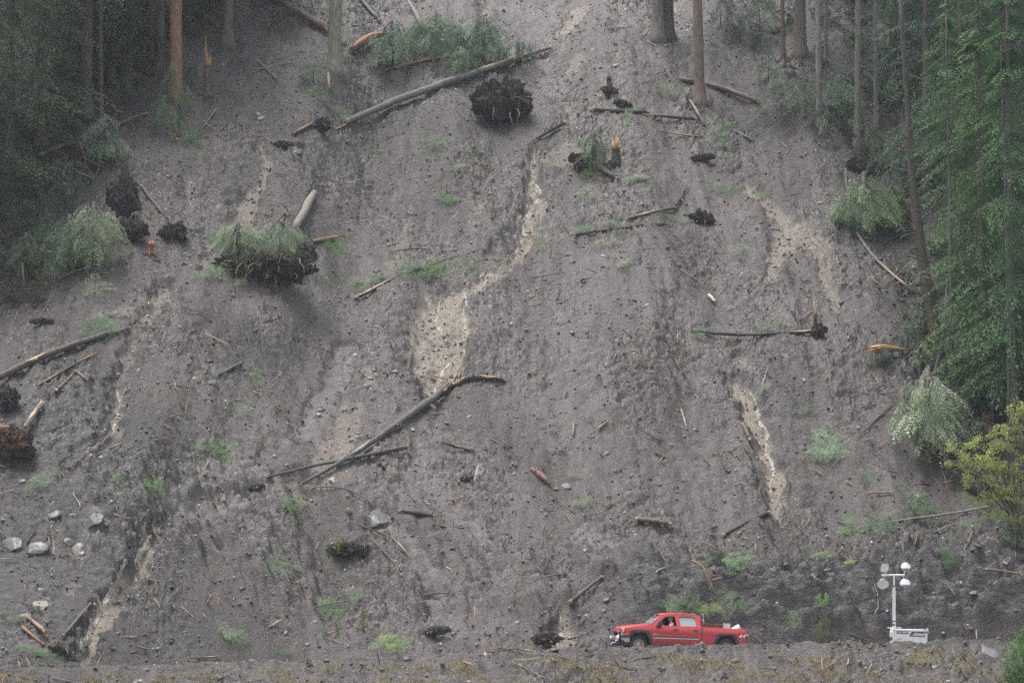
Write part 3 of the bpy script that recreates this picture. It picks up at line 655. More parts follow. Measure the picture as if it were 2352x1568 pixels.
# the leaning brown trunk with snapped limbs and the small leaning pole beside it
def lean_trunk(name, label, pts, bark, stubs, stublen, y_at=None):
    p0 = hit(*pts[0][:2]); P = []; Rr = []
    for u, v, w in pts:
        m = pxm(p0.y); P.append(Vector(((u-pts[0][0])/m, -.02*(pts[0][1]-v)/m, (pts[0][1]-v)/m))); Rr.append(w/m/2)
    rng = random.Random(7); mb = MB(); mb.tube([P[0]-Vector((0, 0, .8))] + P, [Rr[0]*1.2]+Rr, 14, jit=.07, rng=rng)
    o = mb.build(name, M['bark'], None, bark, True); o.location = p0; tag(o, label, 'tree', TG)
    for i in range(stubs):
        sb = MB(); f = rng.uniform(.1, .98)*(len(P)-1); i0 = int(f); p = P[i0].lerp(P[min(i0+1, len(P)-1)], f-i0); r = Rr[i0]
        s = rng.choice((-1, 1)); L = rng.uniform(.4, 1.2)*stublen; d = Vector((s, rng.uniform(-.7, .3), rng.uniform(-.5, .6))).normalized()
        sb.tube([p, p+d*(r+L*.4), p+d*(r+L*.75)+Vector((0, 0, -.1*L)), p+d*(r+L)+Vector((0, 0, -.3*L))], [.05, .04, .028, .01], 5)
        sb.build('snapped_limb', M['bark'], o, tuple(c*.85 for c in bark), True)
    return o
lean_trunk('leaning_trunk_tree', 'tall dark brown leaning trunk with snapped limbs at the right edge of the slide', [(2164, 850, 34), (2154, 784, 27), (2132, 670, 27), (2116, 560, 24), (2106, 470, 20), (2099, 400, 17), (2095, 330, 14), (2088, 215, 12), (2080, 60, 10), (2072, -120, 7)], (.115, .088, .064), 34, 1.0)
lean_trunk('leaning_pole_tree', 'small pale pole leaning right above the hanging cedar crown', [(2144, 868, 9), (2160, 810, 8), (2172, 740, 6), (2178, 640, 4)], (.26, .23, .19), 6, .4)
# dark forest on the left
LG = 'dark conifers of the left hand forest'
for i, (u, v, H, cr, c, lb) in enumerate([
    (20, 480, 24, 'a', DK2, 'dark conifer with drooping olive sprays at the left edge'),
    (-60, 640, 24, 'b', DK1, 'dark conifer cut off by the left edge above the long brown log'),
    (95, 330, 26, 'a', DK2, 'dark conifer behind the one with olive sprays, upper left'),
    (-20, 300, 27, 'b', DK1, 'dark conifer in the top left corner'),
    (150, 215, 27, 'b', DK3, 'dark conifer left of the slim brown trunks'),
    (210, 150, 27, 'a', DK3, 'dark conifer behind the slim brown trunks'),
    (300, 175, 25, 'b', DK2, 'dark conifer between the slim brown trunks and the torn cedar'),
    (330, 90, 26, 'a', DK3, 'dark conifer behind the mossy trunk at the top left'),
    (430, 70, 26, 'b', DK2, 'hazy dark conifer right of the torn cedar'),
    (470, 20, 26, 'a', DK3, 'hazy conifer left of the grey brown trunk at the top edge'),
    (590, 8, 22, 'a', DK3, 'hazy conifer above the reddish fallen log at the top edge')]):
    tree('forest_conifer', u, v, H, .3, cr, c, lb, group=LG, seed=60+i, bark=(.06, .05, .04))
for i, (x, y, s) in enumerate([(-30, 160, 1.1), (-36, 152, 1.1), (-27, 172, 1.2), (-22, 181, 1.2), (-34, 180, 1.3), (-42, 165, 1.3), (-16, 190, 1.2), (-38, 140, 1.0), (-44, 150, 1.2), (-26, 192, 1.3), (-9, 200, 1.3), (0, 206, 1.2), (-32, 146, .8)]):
    tree('forest_conifer', 0, 0, 26*s, .33, 'ba'[i % 2], (DK3, (.020, .030, .020))[i % 2], 'dark conifer deep in the forest on the left bank', group='conifers deep in the left hand forest', seed=90+i, xy=(x, y), bark=(.05, .04, .035))  # rear crowns tinted near black, forest shade carried by the colour
# young conifers and saplings
SG = 'young conifers at the forest edge'
def heap_mesh(seed, n=46):
    """bushy irregular crown 1 high and about 1 across, drooping sprays"""
    rng = np.random.RandomState(seed); Q = []; T = []; C = []
    lean = rng.uniform(-.15, .15); tops = [(rng.uniform(-.25, .25), rng.uniform(.6, 1.0)) for _ in range(3)]
    for i in range(n):
        k = 'rich' if rng.rand() < .65 else 'drape'; q, t = FR[k][rng.randint(len(FR[k]))]; a = rng.uniform(0, 2*math.pi)
        tx, tz_ = tops[rng.randint(3)]; z = rng.uniform(.08, 1)*tz_; rad = .42*(1-(z/tz_)**1.5)+.05; L = rng.uniform(.22, .46)
        P = q.reshape(-1, 3)*np.array([L, L*.9, L]); Mx = rotz(a) @ roty(math.radians(rng.uniform(5, 55))) @ rotx(rng.uniform(-.6, .6))
        rr = rad*math.sqrt(rng.rand()); P = P @ Mx.T + np.array([tx+lean*z+rr*math.cos(a), rr*math.sin(a), z]); Q.append(P.reshape(-1, 4, 3)); T.append(t); C.append(np.full(len(t), rng.uniform(0, .5))+rng.uniform(.1, .5, len(t)))
    Q = np.concatenate(Q); return leaf_mesh('crown', Q, np.concatenate(T), M['needle'], rng, np.concatenate(C))
HM = [heap_mesh(300+i) for i in range(5)]
def sap(u, v, hpx, c, label, wide=1.0, seed=0, name='young_conifer'):
    p = hit(u, v); s = hpx/pxm(p.y); root = empty(name, p, (0, 0, seed)); tag(root, label, 'young tree', SG)
    k = link('crown', HM[seed % 5], root, c); k.scale = (s*wide*.75, s*wide*.75, s)
    mb = MB(); mb.tube([(0, 0, -.3), (0, 0, s*.8)], [.05, .012], 6); mb.build('trunk', M['bark'], root, (.09, .07, .05), True)
    return root
sap(398, 305, 180, (0.096, 0.163, 0.080), 'green young cedar in front of the torn cedar trunk', .8, 1)
sap(440, 215, 90, (0.077, 0.119, 0.077), 'small dark conifer between torn cedar and splintered snag', 1.0, 2)
sap(300, 240, 110, DK2, 'dark bushy young conifer under the slim brown trunks', 1.3, 3)
sap(1795, 262, 120, GG2, 'hazy grey green young conifer at the foot of the thick brown trunk', 1.3, 4)
sap(1850, 275, 130, (0.134, 0.192, 0.134), 'grey green young conifer left of the pale mottled pair', 1.4, 5)
sap(1925, 300, 150, (0.115, 0.173, 0.112), 'grey green young conifer between the two pale mottled trunks', 1.2, 6)
sap(1995, 375, 110, (0.106, 0.173, 0.096), 'green young conifer right of the mottled pair', 1.2, 7)
sap(1765, 190, 70, GG2, 'small grey green conifer at the upper right edge of the mud', 1.3, 8)
sap(2045, 430, 120, G4, 'green young conifer behind the fallen fir at the right', 1.2, 9)
sap(1700, 100, 90, (0.086, 0.125, 0.086), 'dark hazy bush conifer right of the reddish trunk', 1.5, 10)
sap(1745, 80, 100, (0.077, 0.115, 0.080), 'dark hazy young conifer near the top right', 1.5, 11)
sap(1655, 60, 70, (0.086, 0.125, 0.086), 'low dark hazy conifer between reddish trunk and forest', 1.5, 12)
sap(95, 560, 150, (0.086, 0.134, 0.086), 'dark green young conifer beside the hanging fir at the left', 1.2, 13)
sap(40, 560, 130, DK2, 'dark young conifer at the left edge', 1.3, 14)
sap(150, 470, 140, (0.086, 0.125, 0.077), 'dull green young conifer above the hanging fir', 1.2, 15)
sap(2290, 780, 150, G1, 'bright green young hemlock in front of the right hand stand', 1.2, 16)
sap(2085, 800, 90, (0.086, 0.134, 0.086), 'dark young conifer left of the leaning brown trunk', 1.2, 17)
sap(2030, 830, 70, (0.077, 0.115, 0.077), 'small dark conifer behind the orange splinter of wood', 1.2, 18)
sap(660, 60, 60, (0.067, 0.106, 0.077), 'hazy dark bush by the reddish fallen log', 1.6, 19)
sap(720, 190, 60, (0.115, 0.173, 0.106), 'small green conifer left of the pale standing trunk', 1.5, 20)
sap(2340, 1250, 120, (0.086, 0.134, 0.067), 'dark green young conifer under the alder', 1.3, 21)
sap(2260, 1120, 90, (0.067, 0.096, 0.058), 'dark young conifer behind the alder leaves', 1.3, 22)
sap(2230, 960, 130, (0.058, 0.086, 0.058), 'dark shaded conifer between the hanging cedar and the alder', 1.6, 23)
sap(2280, 1000, 150, (0.054, 0.080, 0.054), 'dark shaded conifer behind the thin pale poles', 1.6, 24)

# ------------------------------------------------------------------ hanging crowns of toppled trees
def hang_crown(u, v, w, h, c, label, seed, n=60, name='toppled_tree_crown', dy=0, dz=0):
    """crown of a toppled cedar, its sprays falling from a domed top; (u, v) is the top centre"""
    rng = np.random.RandomState(seed); p = hit(u, v+h*.95); m = pxm(p.y); W_, H_ = w/m/2, h/m; Q = []; T = []; C = []
    for i in range(n):
        kk = 'rich' if rng.rand() < .6 else 'drape'; q, t = FR[kk][rng.randint(4)]; a = rng.uniform(0, 2*math.pi); rr = math.sqrt(rng.rand()); zf = rng.uniform(0, 1)
        L = rng.uniform(.8, 1.5)*min(1.3, H_*.35); x = W_*.75*rr*math.cos(a)*(.55+.45*math.sin(zf*2.6+.3)); y = W_*.45*rr*math.sin(a)
        z = H_*(.25+.75*(1-zf)*(1-.25*rr*rr)); P = q.reshape(-1, 3)*L
        Mx = rotz(a) @ roty(math.radians(rng.uniform(15, 80))) @ rotx(rng.uniform(-.6, .6))
        P = P @ Mx.T + np.array([x, y, z]); Q.append(P.reshape(-1, 4, 3)); T.append(t); C.append(np.full(len(t), rng.uniform(0, .4)) + rng.uniform(.2, .6, len(t)))
    me = leaf_mesh(name, np.concatenate(Q), np.concatenate(T), M['needle'], rng, np.concatenate(C))
    root = empty(name, p + Vector((0, -.3+dy, dz))); tag(root, label, 'fallen tree', 'crowns of toppled trees'); link('crown', me, root, c)
    rg = random.Random(seed); mb = MB()
    for i in range(10):
        a = rg.uniform(0, 6.28); d = Vector((math.cos(a)*.5, math.sin(a)*.3, -1)); s = Vector((rg.uniform(-.3, .3), -.1, H_*rg.uniform(.7, .98)))
        mb.tube([s, s+d*H_*.15+Vector((d.x*.8, d.y, .2))*.4, s+d*H_*.45+Vector((d.x, d.y, 0))*.5], [.05, .03, .01], 5)
    mb.tube([(0, .3, 0), (0, .2, H_*.5), (0, .1, H_*1.0)], [.10, .13, .09], 8)
    mb.build('limbs', M['bark'], root, (.13, .11, .09), True)
    return root
hang_crown(2134, 850, 155, 200, GG, 'pale grey green cedar crown hanging down at the right forest edge', 1, 110)
hang_crown(215, 470, 130, 140, (0.240, 0.291, 0.197), 'pale hanging fir crown beside the dark root plate on the left', 2, 80)
hang_crown(160, 500, 110, 130, (0.132, 0.190, 0.123), 'darker green crown left of the pale hanging fir', 3, 60)
hang_crown(60, 540, 100, 90, (0.144, 0.179, 0.123), 'dull green hanging boughs above the whitish pole on the left', 4, 50)
hang_crown(240, 268, 95, 110, (0.216, 0.280, 0.213), 'grey green toppled crown under the slim brown trunks', 5, 60)
hang_crown(318, 488, 60, 50, (0.312, 0.381, 0.258), 'small pale green crown hanging under the tall root plate', 6, 30)
hang_crown(1985, 400, 160, 140, (0.180, 0.258, 0.146), 'green fallen fir lying at the right edge under the pale pair', 7, 90)
hang_crown(2050, 420, 90, 100, (0.156, 0.224, 0.123), 'green fir top lying right of the fallen fir', 8, 50)
hang_crown(1000, 30, 170, 110, (0.156, 0.224, 0.153), 'wide hazy green fallen crown at the top centre left', 9, 130)
hang_crown(1110, 40, 140, 110, (0.144, 0.206, 0.146), 'hazy green fallen crown left of the pale scree patch at the top', 10, 100)
hang_crown(900, 50, 110, 110, (0.180, 0.246, 0.179), 'grey green fallen crown above the torn red wood', 11, 80)
hang_crown(1060, 110, 110, 70, (0.168, 0.235, 0.146), 'green crown heaped on the upper side of the long silver log', 12, 60)
hang_crown(1190, 95, 130, 60, (0.132, 0.179, 0.134), 'dark hazy heap of boughs at the upper end of the long silver log', 13, 60)
hang_crown(1365, 305, 60, 85, (0.168, 0.224, 0.146), 'green sprays around the upright torn stump right of centre', 14, 50)
hang_crown(1930, 175, 80, 80, (0.168, 0.224, 0.157), 'grey green heap of boughs left of the right mottled trunk', 15, 50)
hang_crown(565, 540, 120, 75, (0.216, 0.280, 0.179), 'green sprays draped over the left shoulder of the largest root plate', 16, 90, dy=-4.0, dz=.1)
hang_crown(660, 538, 150, 72, (0.204, 0.269, 0.190), 'grey green sprays over the top of the largest root plate', 17, 110, dy=-4.1, dz=.1)
hang_crown(2110, 690, 70, 80, (0.168, 0.224, 0.146), 'grey green boughs left of the foot of the leaning brown trunk', 18, 36)
hang_crown(2118, 790, 60, 60, (0.180, 0.224, 0.157), 'grey green boughs between orange splinter and leaning trunk', 19, 30)

# ------------------------------------------------------------------ root plates and stumps
root_plate(1165, 234, 145, 108, 'tall dark root plate hung with roots under the long silver log', 1, roots=110)
root_plate(628, 606, 230, 112, 'largest dark root plate, wide and capped with green sprays', 2, roots=170)
root_plate(290, 452, 72, 128, 'tall narrow dark root plate beside the pale hanging fir', 3, roots=30, rootlen=.5)
root_plate(300, 530, 60, 60, 'lower dark lump of roots under the tall narrow root plate', 4, roots=30, rootlen=.5)
root_plate(400, 532, 80, 46, 'brown root ball at the lower end of the slim leaning pole on the left', 5, roots=50, rootlen=.7)
root_plate(1612, 500, 62, 34, 'dark root ball at the right end of the two parallel logs', 6, roots=30, rootlen=.5)
root_plate(1618, 362, 50, 25, 'dark brown torn root ball with an orange splinter at the right', 7, roots=15, rootlen=.6, color=(.050, .040, .035), rootcol=(.16, .12, .09), tilt=.9)
root_plate(738, 290, 42, 38, 'small dark root ball at the low end of the long silver log', 8, roots=30, rootlen=.6)
root_plate(650, 332, 44, 24, 'small dark earth mound above the whitish boulder', 9, roots=6, rootlen=.4, color=(.050, .040, .035), rootcol=(.16, .12, .09), tilt=.9)
root_plate(20, 918, 60, 60, 'dark root ball under the low end of the long brown log', 10, roots=30, rootlen=.7)
root_plate(30, 1022, 100, 84, 'shattered orange brown root mass at the left edge', 11, color=(.06, .038, .025), roots=40, rootcol=(.34, .17, .07), hang=.2)
root_plate(95, 738, 44, 24, 'small dark clod of roots on the left below the forest', 12, roots=7, rootlen=.4, color=(.050, .040, .035), rootcol=(.16, .12, .09), tilt=.9)
root_plate(1880, 760, 38, 34, 'dark root end of the thin level log on the right', 13, roots=24, rootlen=.5)
root_plate(590, 1120, 44, 18, 'dark root ball at the left end of the thin crossing pole', 14, roots=20, rootlen=.9, hang=.1, color=(.050, .040, .035), rootcol=(.16, .12, .09), tilt=.9)
root_plate(136, 1492, 44, 24, 'dark root ball at the lower left under the sloping brown log', 15, roots=15, rootlen=.7, color=(.050, .040, .035), rootcol=(.16, .12, .09), tilt=.9)
root_plate(800, 1262, 100, 43, 'dark overhang of roots in the lower mound left of centre', 16, roots=30, rootlen=.9, hang=1.0, color=(.050, .040, .035), rootcol=(.16, .12, .09), tilt=.9)
root_plate(1255, 1468, 70, 36, 'brown root tangle at the road edge by the small waterfall', 17, roots=30, rootlen=.6, color=(.050, .040, .035), rootcol=(.16, .12, .09), tilt=.9)
root_plate(1000, 1450, 60, 28, 'brown root mass beside the bright green fern', 18, roots=20, rootlen=.6, color=(.050, .040, .035), rootcol=(.16, .12, .09), tilt=.9)
root_plate(2010, 378, 110, 44, 'wide dark root plate on the right bank above the fallen fir', 19, roots=40, rootlen=.6)
root_plate(1340, 372, 60, 40, 'dark roots under the upright torn stump right of centre', 20, roots=40, rootlen=.6)
root_plate(1070, 1100, 30, 18, 'small dark stump root in the open mud below the middle', 21, roots=10, rootlen=.4, color=(.050, .040, .035), rootcol=(.16, .12, .09), tilt=.9)
root_plate(1430, 240, 44, 25, 'dark root tangle between the tall root plate and the reddish trunk', 22, roots=25, rootlen=.8, color=(.050, .040, .035), rootcol=(.16, .12, .09), tilt=.9)
root_plate(1400, 208, 40, 28, 'dark lump of soil with an upright root at the top centre right', 23, roots=10, rootlen=.6, color=(.050, .040, .035), rootcol=(.16, .12, .09), tilt=.9)
stump(1414, 375, 20, 52, 'upright torn stump with splayed orange splinters right of centre', 1, DARKW, (.45, .26, .12), spl=1.6, n=20)
stump(1402, 212, 12, 44, 'upright dark root snag near the top right of centre', 2, BROWNW, BROWNW, lean=-.1)
stump(476, 222, 18, 104, 'splintered snag with a pale pointed tip at the upper left', 3, (.10, .08, .065), ORANGEW, spl=1.9)
stump(345, 585, 14, 34, 'short red splintered stump on the mud at the left', 4, REDW, (.36, .15, .07), lean=.1)
stump(1873, 770, 9, 70, 'thin upright broken stem with a pale twisted tip on the right', 5, DARKW, PALEW, spl=2.4)
stump(800, 1180, 10, 14, 'low broken stub in the mound left of centre', 6)
stump(2268, 985, 24, 40, 'rotten reddish stump behind the alder', 7, (.12, .07, .045), (.24, .10, .05))
stump(520, 590, 14, 34, 'curved dark snag left of the largest root plate', 8, DARKW, BROWNW, lean=.35)
stump(870, 1075, 16, 16, 'dark upturned clump of roots under the long grey log', 9, DARKW, DARKW)

# ------------------------------------------------------------------ fallen logs
log('fallen_log', 'long silver grey log sloping up to the right near the top centre', 'log', [(797, 290, 13), (900, 248, 17), (1020, 205, 17), (1100, 178, 15), (1176, 150, 13), (1262, 120, 9)], SILVER, strips=((.68, .8),), stubs=10, lift=.6)
log('fallen_log', 'short pale stem with an orange end just left of the long silver log', 'log', [(676, 313, 7), (720, 289, 7)], GREYW, endcol=ORANGEW, strips=((.1, .6),))
log('fallen_log', 'thin pale broken tip at the low end of the long silver log', 'log', [(772, 302, 4), (795, 293, 5)], PALEW)
log('fallen_log', 'thick reddish brown log running down to the pale standing trunk', 'log', [(618, 2, 15), (680, 38, 17), (752, 82, 17)], (.22, .12, .075), lift=.6)
log('fallen_log', 'speckled grey log at the top edge right of the pale standing trunk', 'log', [(820, -6, 7), (845, 24, 8), (872, 55, 9)], SILVER, stubs=3)
log('fallen_log', 'grey stem rising out of the green crowns at the top centre', 'log', [(938, 8, 7), (956, 38, 11), (974, 78, 13)], SILVER, ends=(0,))
log('fallen_log', 'thin brown log with orange bark wounds above the long silver log', 'log', [(889, 167, 6), (945, 151, 6), (998, 137, 5), (1080, 132, 3), (1168, 125, 3)], BROWNW, strips=((0, .3), (.35, .55)), endcol=ORANGEW, stubs=3)
log('splintered_log', 'torn red brown slab of wood right of the pale standing trunk', 'log', [(812, 128, 14), (838, 108, 20), (862, 95, 14), (888, 86, 5)], (.26, .12, .065), endcol=(.36, .17, .08), strips=((.1, .9),), lift=.9)
log('broken_pole', 'pale grey pole leaning down across the mud at the upper left', 'branch', [(594, 146, 5), (622, 172, 4), (643, 195, 3)], (.24, .25, .22), stubs=1)
log('broken_pole', 'slim brown stick crossing the pale grey pole at the upper left', 'branch', [(590, 166, 3), (640, 156, 3), (672, 150, 2)], BROWNW, strips=((0, .3),))
log('wood_shard', 'upright pale orange shard below the pale standing trunk', 'wood shard', [(754, 178, 4), (756, 216, 7)], (.50, .33, .19), endcol=(.5, .33, .19), lift=1.5)
log('fallen_log', 'short dark log left of the bright green sprig at the upper right', 'log', [(1366, 262, 10), (1420, 266, 10), (1486, 264, 7)], (.075, .065, .06))
log('fallen_log', 'half buried dark log right of the bright green sprig', 'log', [(1498, 271, 4), (1550, 278, 9), (1596, 280, 7)], (.075, .065, .06))
log('broken_pole', 'short speckled pole at the foot of the lone reddish trunk', 'branch', [(1587, 239, 5), (1602, 266, 6), (1617, 291, 4)], (.30, .27, .24), strips=((.1, .5),))
log('fallen_log', 'flat brown weathered log right of the lone reddish trunk', 'log', [(1626, 200, 9), (1680, 216, 12), (1742, 242, 9)], (.16, .12, .10), strips=((.3, .8),), endcol=(.22, .16, .13))
log('splintered_log', 'short reddish split log left of the lone reddish trunk', 'log', [(1565, 190, 10), (1600, 198, 12)], (.17, .10, .085), endcol=(.3, .16, .09))
log('broken_pole', 'pale thin pole on the upper right mud near the forest edge', 'branch', [(1690, 306, 3), (1728, 328, 6)], (.24, .21, .18), endcol=(.4, .28, .18))
log('broken_pole', 'long thin dark pole with an orange half at the upper right', 'branch', [(1508, 306, 3), (1560, 315, 3), (1604, 320, 4)], BROWNW, strips=((.45, .95),))
log('twisted_branch', 'twisted dark wood with pale splinters above the main rill', 'branch', [(1228, 328, 5), (1250, 318, 8), (1272, 300, 11), (1296, 290, 7)], (.07, .06, .055), stubs=10, endcol=(.42, .33, .22), stublen=.8)
log('fallen_log', 'brown log sliding down right below the upright torn stump', 'log', [(1352, 376, 11), (1384, 400, 13), (1416, 418, 9)], (.15, .10, .08))
log('fallen_log', 'thick speckled silver log lying uphill of the largest root plate', 'log', [(722, 458, 14), (708, 486, 20), (692, 516, 20), (676, 546, 18)], (.27, .25, .20), ends=(0,), lift=.7)
log('broken_pole', 'bare dark branch fanning out at the top of the thick speckled log', 'branch', [(706, 452, 4), (718, 424, 3), (728, 396, 2)], DARKW, stubs=6, stublen=1.0)
log('fallen_log', 'dark thin log running into the sprays left of the thick speckled log', 'log', [(624, 526, 7), (642, 512, 6), (654, 500, 4)], (.08, .07, .06))
log('fallen_log', 'short log with orange and white bark at the right of the largest root plate', 'log', [(702, 566, 6), (740, 557, 8), (784, 550, 7)], (.26, .22, .18), strips=((.1, .45), (.55, 1)), endcol=ORANGEW)
log('fallen_log', 'slim brown tree stem lying in green boughs left of the main rill', 'log', [(822, 690, 9), (870, 668, 7), (920, 642, 7), (980, 615, 5), (1033, 599, 3), (1112, 577, 1.6)], (.12, .095, .08), strips=((.04, .2),), endcol=PALEW, stubs=4)
log('fallen_branch', 'thin arched dark branch above the slim stem with green boughs', 'branch', [(893, 585, 2.5), (930, 576, 3), (960, 576, 3), (990, 578, 2)], DARKW)
log('fallen_log', 'brown log with orange wounds, upper one of the two parallel logs', 'log', [(1440, 510, 6), (1480, 500, 8), (1548, 484, 8)], (.10, .08, .065), strips=((.25, .5),), endcol=PALEW, stubs=5)
log('fallen_log', 'thin brown log with pale side branches, lower one of the two parallel logs', 'log', [(1322, 545, 6), (1400, 534, 6), (1470, 527, 6), (1538, 521, 4)], (.12, .095, .08), stubs=22, stubdir=(.5, -.9, .15), stublen=1.15, endcol=ORANGEW)
log('fallen_branch', 'arching bare branch above the two parallel logs', 'branch', [(1340, 524, 2), (1372, 498, 2.5), (1392, 487, 2.5), (1410, 505, 2.5), (1450, 522, 2)], (.10, .09, .08), stubs=4, lift=2)
log('broken_pole', 'dark forked snag standing by the dark root ball on the right', 'branch', [(1548, 484, 6), (1566, 462, 6), (1572, 440, 4)], DARKW, stubs=8, endcol=PALEW)
log('broken_pole', 'long thin pale pole pointing at the cream chip of wood', 'branch', [(1566, 624, 2), (1600, 648, 2.5), (1629, 668, 2)], (.30, .27, .22))
log('fallen_log', 'thin level dark log ending in a root on the right', 'log', [(1588, 766, 3), (1640, 774, 8), (1700, 778, 8), (1780, 776, 7), (1868, 768, 8)], (.045, .04, .038), strips=((.85, 1),), stubs=6)
log('fallen_log', 'bent pale pole with orange lower half at the right edge of the mud', 'log', [(1969, 543, 6), (1988, 578, 7), (2010, 608, 7), (2050, 642, 7), (2094, 674, 6)], (.20, .17, .155), strips=((.5, 1),), endcol=(.45, .3, .18))
log('fallen_branch', 'small dark stick right of the main rill in mid slope', 'branch', [(1213, 646, 2), (1255, 638, 2.5), (1298, 631, 1.5)], DARKW)
log('wood_shard', 'fan shaped orange splinter of wood at the right forest edge', 'wood shard', [(2018, 836, 22), (2040, 826, 16), (2062, 820, 8), (2092, 811, 3)], (.44, .25, .10), endcol=(.46, .27, .11), strips=((0, .9),), lift=1.4)
log('fallen_branch', 'dark thin branch left of the hanging grey green cedar, upper one', 'branch', [(1948, 922, 2.5), (1985, 906, 3), (2032, 889, 3)], (.07, .06, .05), stubs=4)
log('fallen_branch', 'dark thin branch left of the hanging grey green cedar, lower one', 'branch', [(1972, 1008, 3), (2015, 968, 3), (2056, 927, 3)], (.07, .06, .05), stubs=3)
log('fallen_log', 'long straight brown log running off the left edge', 'log', [(-20, 892, 18), (60, 852, 16), (150, 812, 14), (240, 779, 12), (296, 763, 8)], (.13, .10, .08), ends=(1,), lift=.7, stubs=6, strips=((.3, .36),))
log('fallen_log', 'thin split log below the long straight brown log', 'log', [(90, 892, 8), (140, 862, 5), (190, 834, 5), (222, 818, 4)], BROWNW, strips=((0, .15), (.75, 1)), endcol=ORANGEW)
log('fallen_log', 'short grey log with two pale cut ends below the thin split log', 'log', [(130, 903, 7), (147, 888, 7), (164, 871, 6)], (.17, .15, .13))
log('fallen_log', 'thick stub of grey log with a pale broken top at the left edge', 'log', [(60, 1000, 15), (76, 974, 14), (94, 945, 12)], (.20, .18, .17), strips=((.4, .7),), lift=1.0)
log('splintered_log', 'heavy orange splinter sticking out of the shattered root mass', 'log', [(-6, 1050, 20), (24, 1030, 14), (58, 1010, 5)], (.30, .15, .06), endcol=(.36, .18, .07), lift=3.0)
log('wood_shard', 'reddish curled slab right of the short grey log on the left', 'wood shard', [(172, 858, 4), (186, 866, 8), (198, 880, 4)], (.24, .14, .10), endcol=(.3, .16, .1))
log('fallen_log', 'short grey log half sunk in mud left of centre', 'log', [(498, 868, 4), (528, 855, 7), (553, 842, 5)], GREYW)
log('fallen_branch', 'grey stick with a pale middle on the lower left mud', 'branch', [(217, 1055, 3), (245, 1040, 5), (262, 1033, 4), (290, 1020, 1.5)], GREYW, strips=((.5, .75),))
log('fallen_log', 'long grey log below the main rill, running down to the left', 'log', [(690, 1122, 6), (740, 1099, 9), (790, 1069, 11), (870, 1020, 14), (930, 975, 16), (985, 940, 18), (1010, 920, 15), (1030, 898, 15)], (.115, .11, .107), lift=.7, strips=((.3, .36),), endcol=(.3, .28, .25))
log('fallen_log', 'dark torn continuation of the long grey log with orange splinters', 'log', [(1000, 926, 12), (1024, 908, 15), (1052, 884, 15), (1085, 872, 13), (1120, 873, 11), (1158, 882, 7)], (.055, .045, .04), strips=((0, .2), (.3, .5), (.7, .85)), stubs=16, endcol=(.5, .33, .17), stublen=.9)
log('fallen_log', 'thin dark pole crossing under the lower end of the long grey log', 'log', [(614, 1109, 5), (700, 1086, 7), (780, 1070, 7), (850, 1056, 9), (935, 1044, 11)], (.085, .075, .065), stubs=10, lift=1.0, endcol=ORANGEW)
log('fallen_branch', 'arching bare branch over the lower mound left of centre', 'branch', [(658, 1150, 2), (700, 1128, 2.5), (745, 1118, 3), (813, 1134, 3.5), (845, 1155, 3.5), (866, 1176, 3)], (.14, .12, .10), lift=1.6)
log('splintered_log', 'torn red lump of bark in the open mud below the middle', 'log', [(1222, 1082, 6), (1240, 1098, 15), (1262, 1116, 8)], (.28, .14, .10), endcol=(.36, .2, .14))
log('broken_pole', 'white peeled stick right of centre in the lower mud', 'branch', [(1565, 948, 4), (1571, 968, 5), (1578, 991, 3)], (.42, .39, .35))
log('broken_pole', 'short pinkish stub standing in the open mud', 'branch', [(1318, 981, 5), (1316, 1005, 5)], (.36, .28, .24), endcol=ORANGEW)
log('fallen_log', 'brown log sloping down at the lower left beside the tan stream', 'log', [(146, 1468, 8), (178, 1436, 8), (207, 1406, 7)], (.13, .10, .085), endcol=ORANGEW)
log('broken_pole', 'orange splintered stick at the lower left', 'branch', [(52, 1450, 8), (75, 1468, 6), (99, 1487, 6)], (.34, .17, .07), endcol=(.42, .2, .08))
log('fallen_log', 'short reddish cut log above the orange splintered stick', 'log', [(64, 1428, 8), (85, 1443, 10), (103, 1460, 11)], (.22, .11, .085), endcol=(.36, .24, .16), strips=((.4, .9),))
log('broken_pole', 'level brown stick on the mud above the road at the lower left', 'branch', [(432, 1522, 3), (470, 1518, 4), (501, 1514, 4)], BROWNW, strips=((.5, .9),))
log('fallen_branch', 'long dark branch with a pale tip on the lower mound', 'branch', [(800, 1208, 2.5), (850, 1222, 4), (898, 1236, 4), (920, 1252, 3.5), (935, 1280, 3)], DARKW, strips=((.72, 1),))
log('fallen_branch', 'thin pale branch below the long dark branch on the lower mound', 'branch', [(860, 1256, 2.5), (890, 1282, 3), (921, 1314, 2.5)], (.17, .14, .11))
log('fallen_branch', 'grey pole lying behind the bright green sprigs at the lower left of centre', 'branch', [(723, 1399, 3), (765, 1391, 4), (804, 1386, 3)], (.17, .15, .14))
log('fallen_log', 'dark bark covered log sunk in the mud below the lower mound ridge', 'log', [(922, 1178, 5), (955, 1186, 13), (994, 1192, 8)], (.07, .055, .048))
log('fallen_log', 'short brown log alone in the lower mud above the pickup', 'log', [(1464, 1204, 10), (1500, 1207, 12), (1537, 1214, 9)], (.17, .125, .10), lift=.7)
log('fallen_log', 'grey log running down to the small waterfall', 'log', [(1311, 1392, 10), (1345, 1362, 8), (1381, 1333, 7)], (.13, .115, .11), endcol=(.5, .33, .2))
log('fallen_branch', 'thin dark pole sloping down above the nose of the pickup', 'branch', [(1393, 1368, 2), (1430, 1348, 4), (1474, 1322, 4)], (.06, .05, .045))
log('fallen_log', 'muddy dark log buried in the slope at the lower right', 'log', [(1664, 1234, 9), (1715, 1212, 8), (1764, 1184, 9)], (.055, .048, .044), lift=.1)
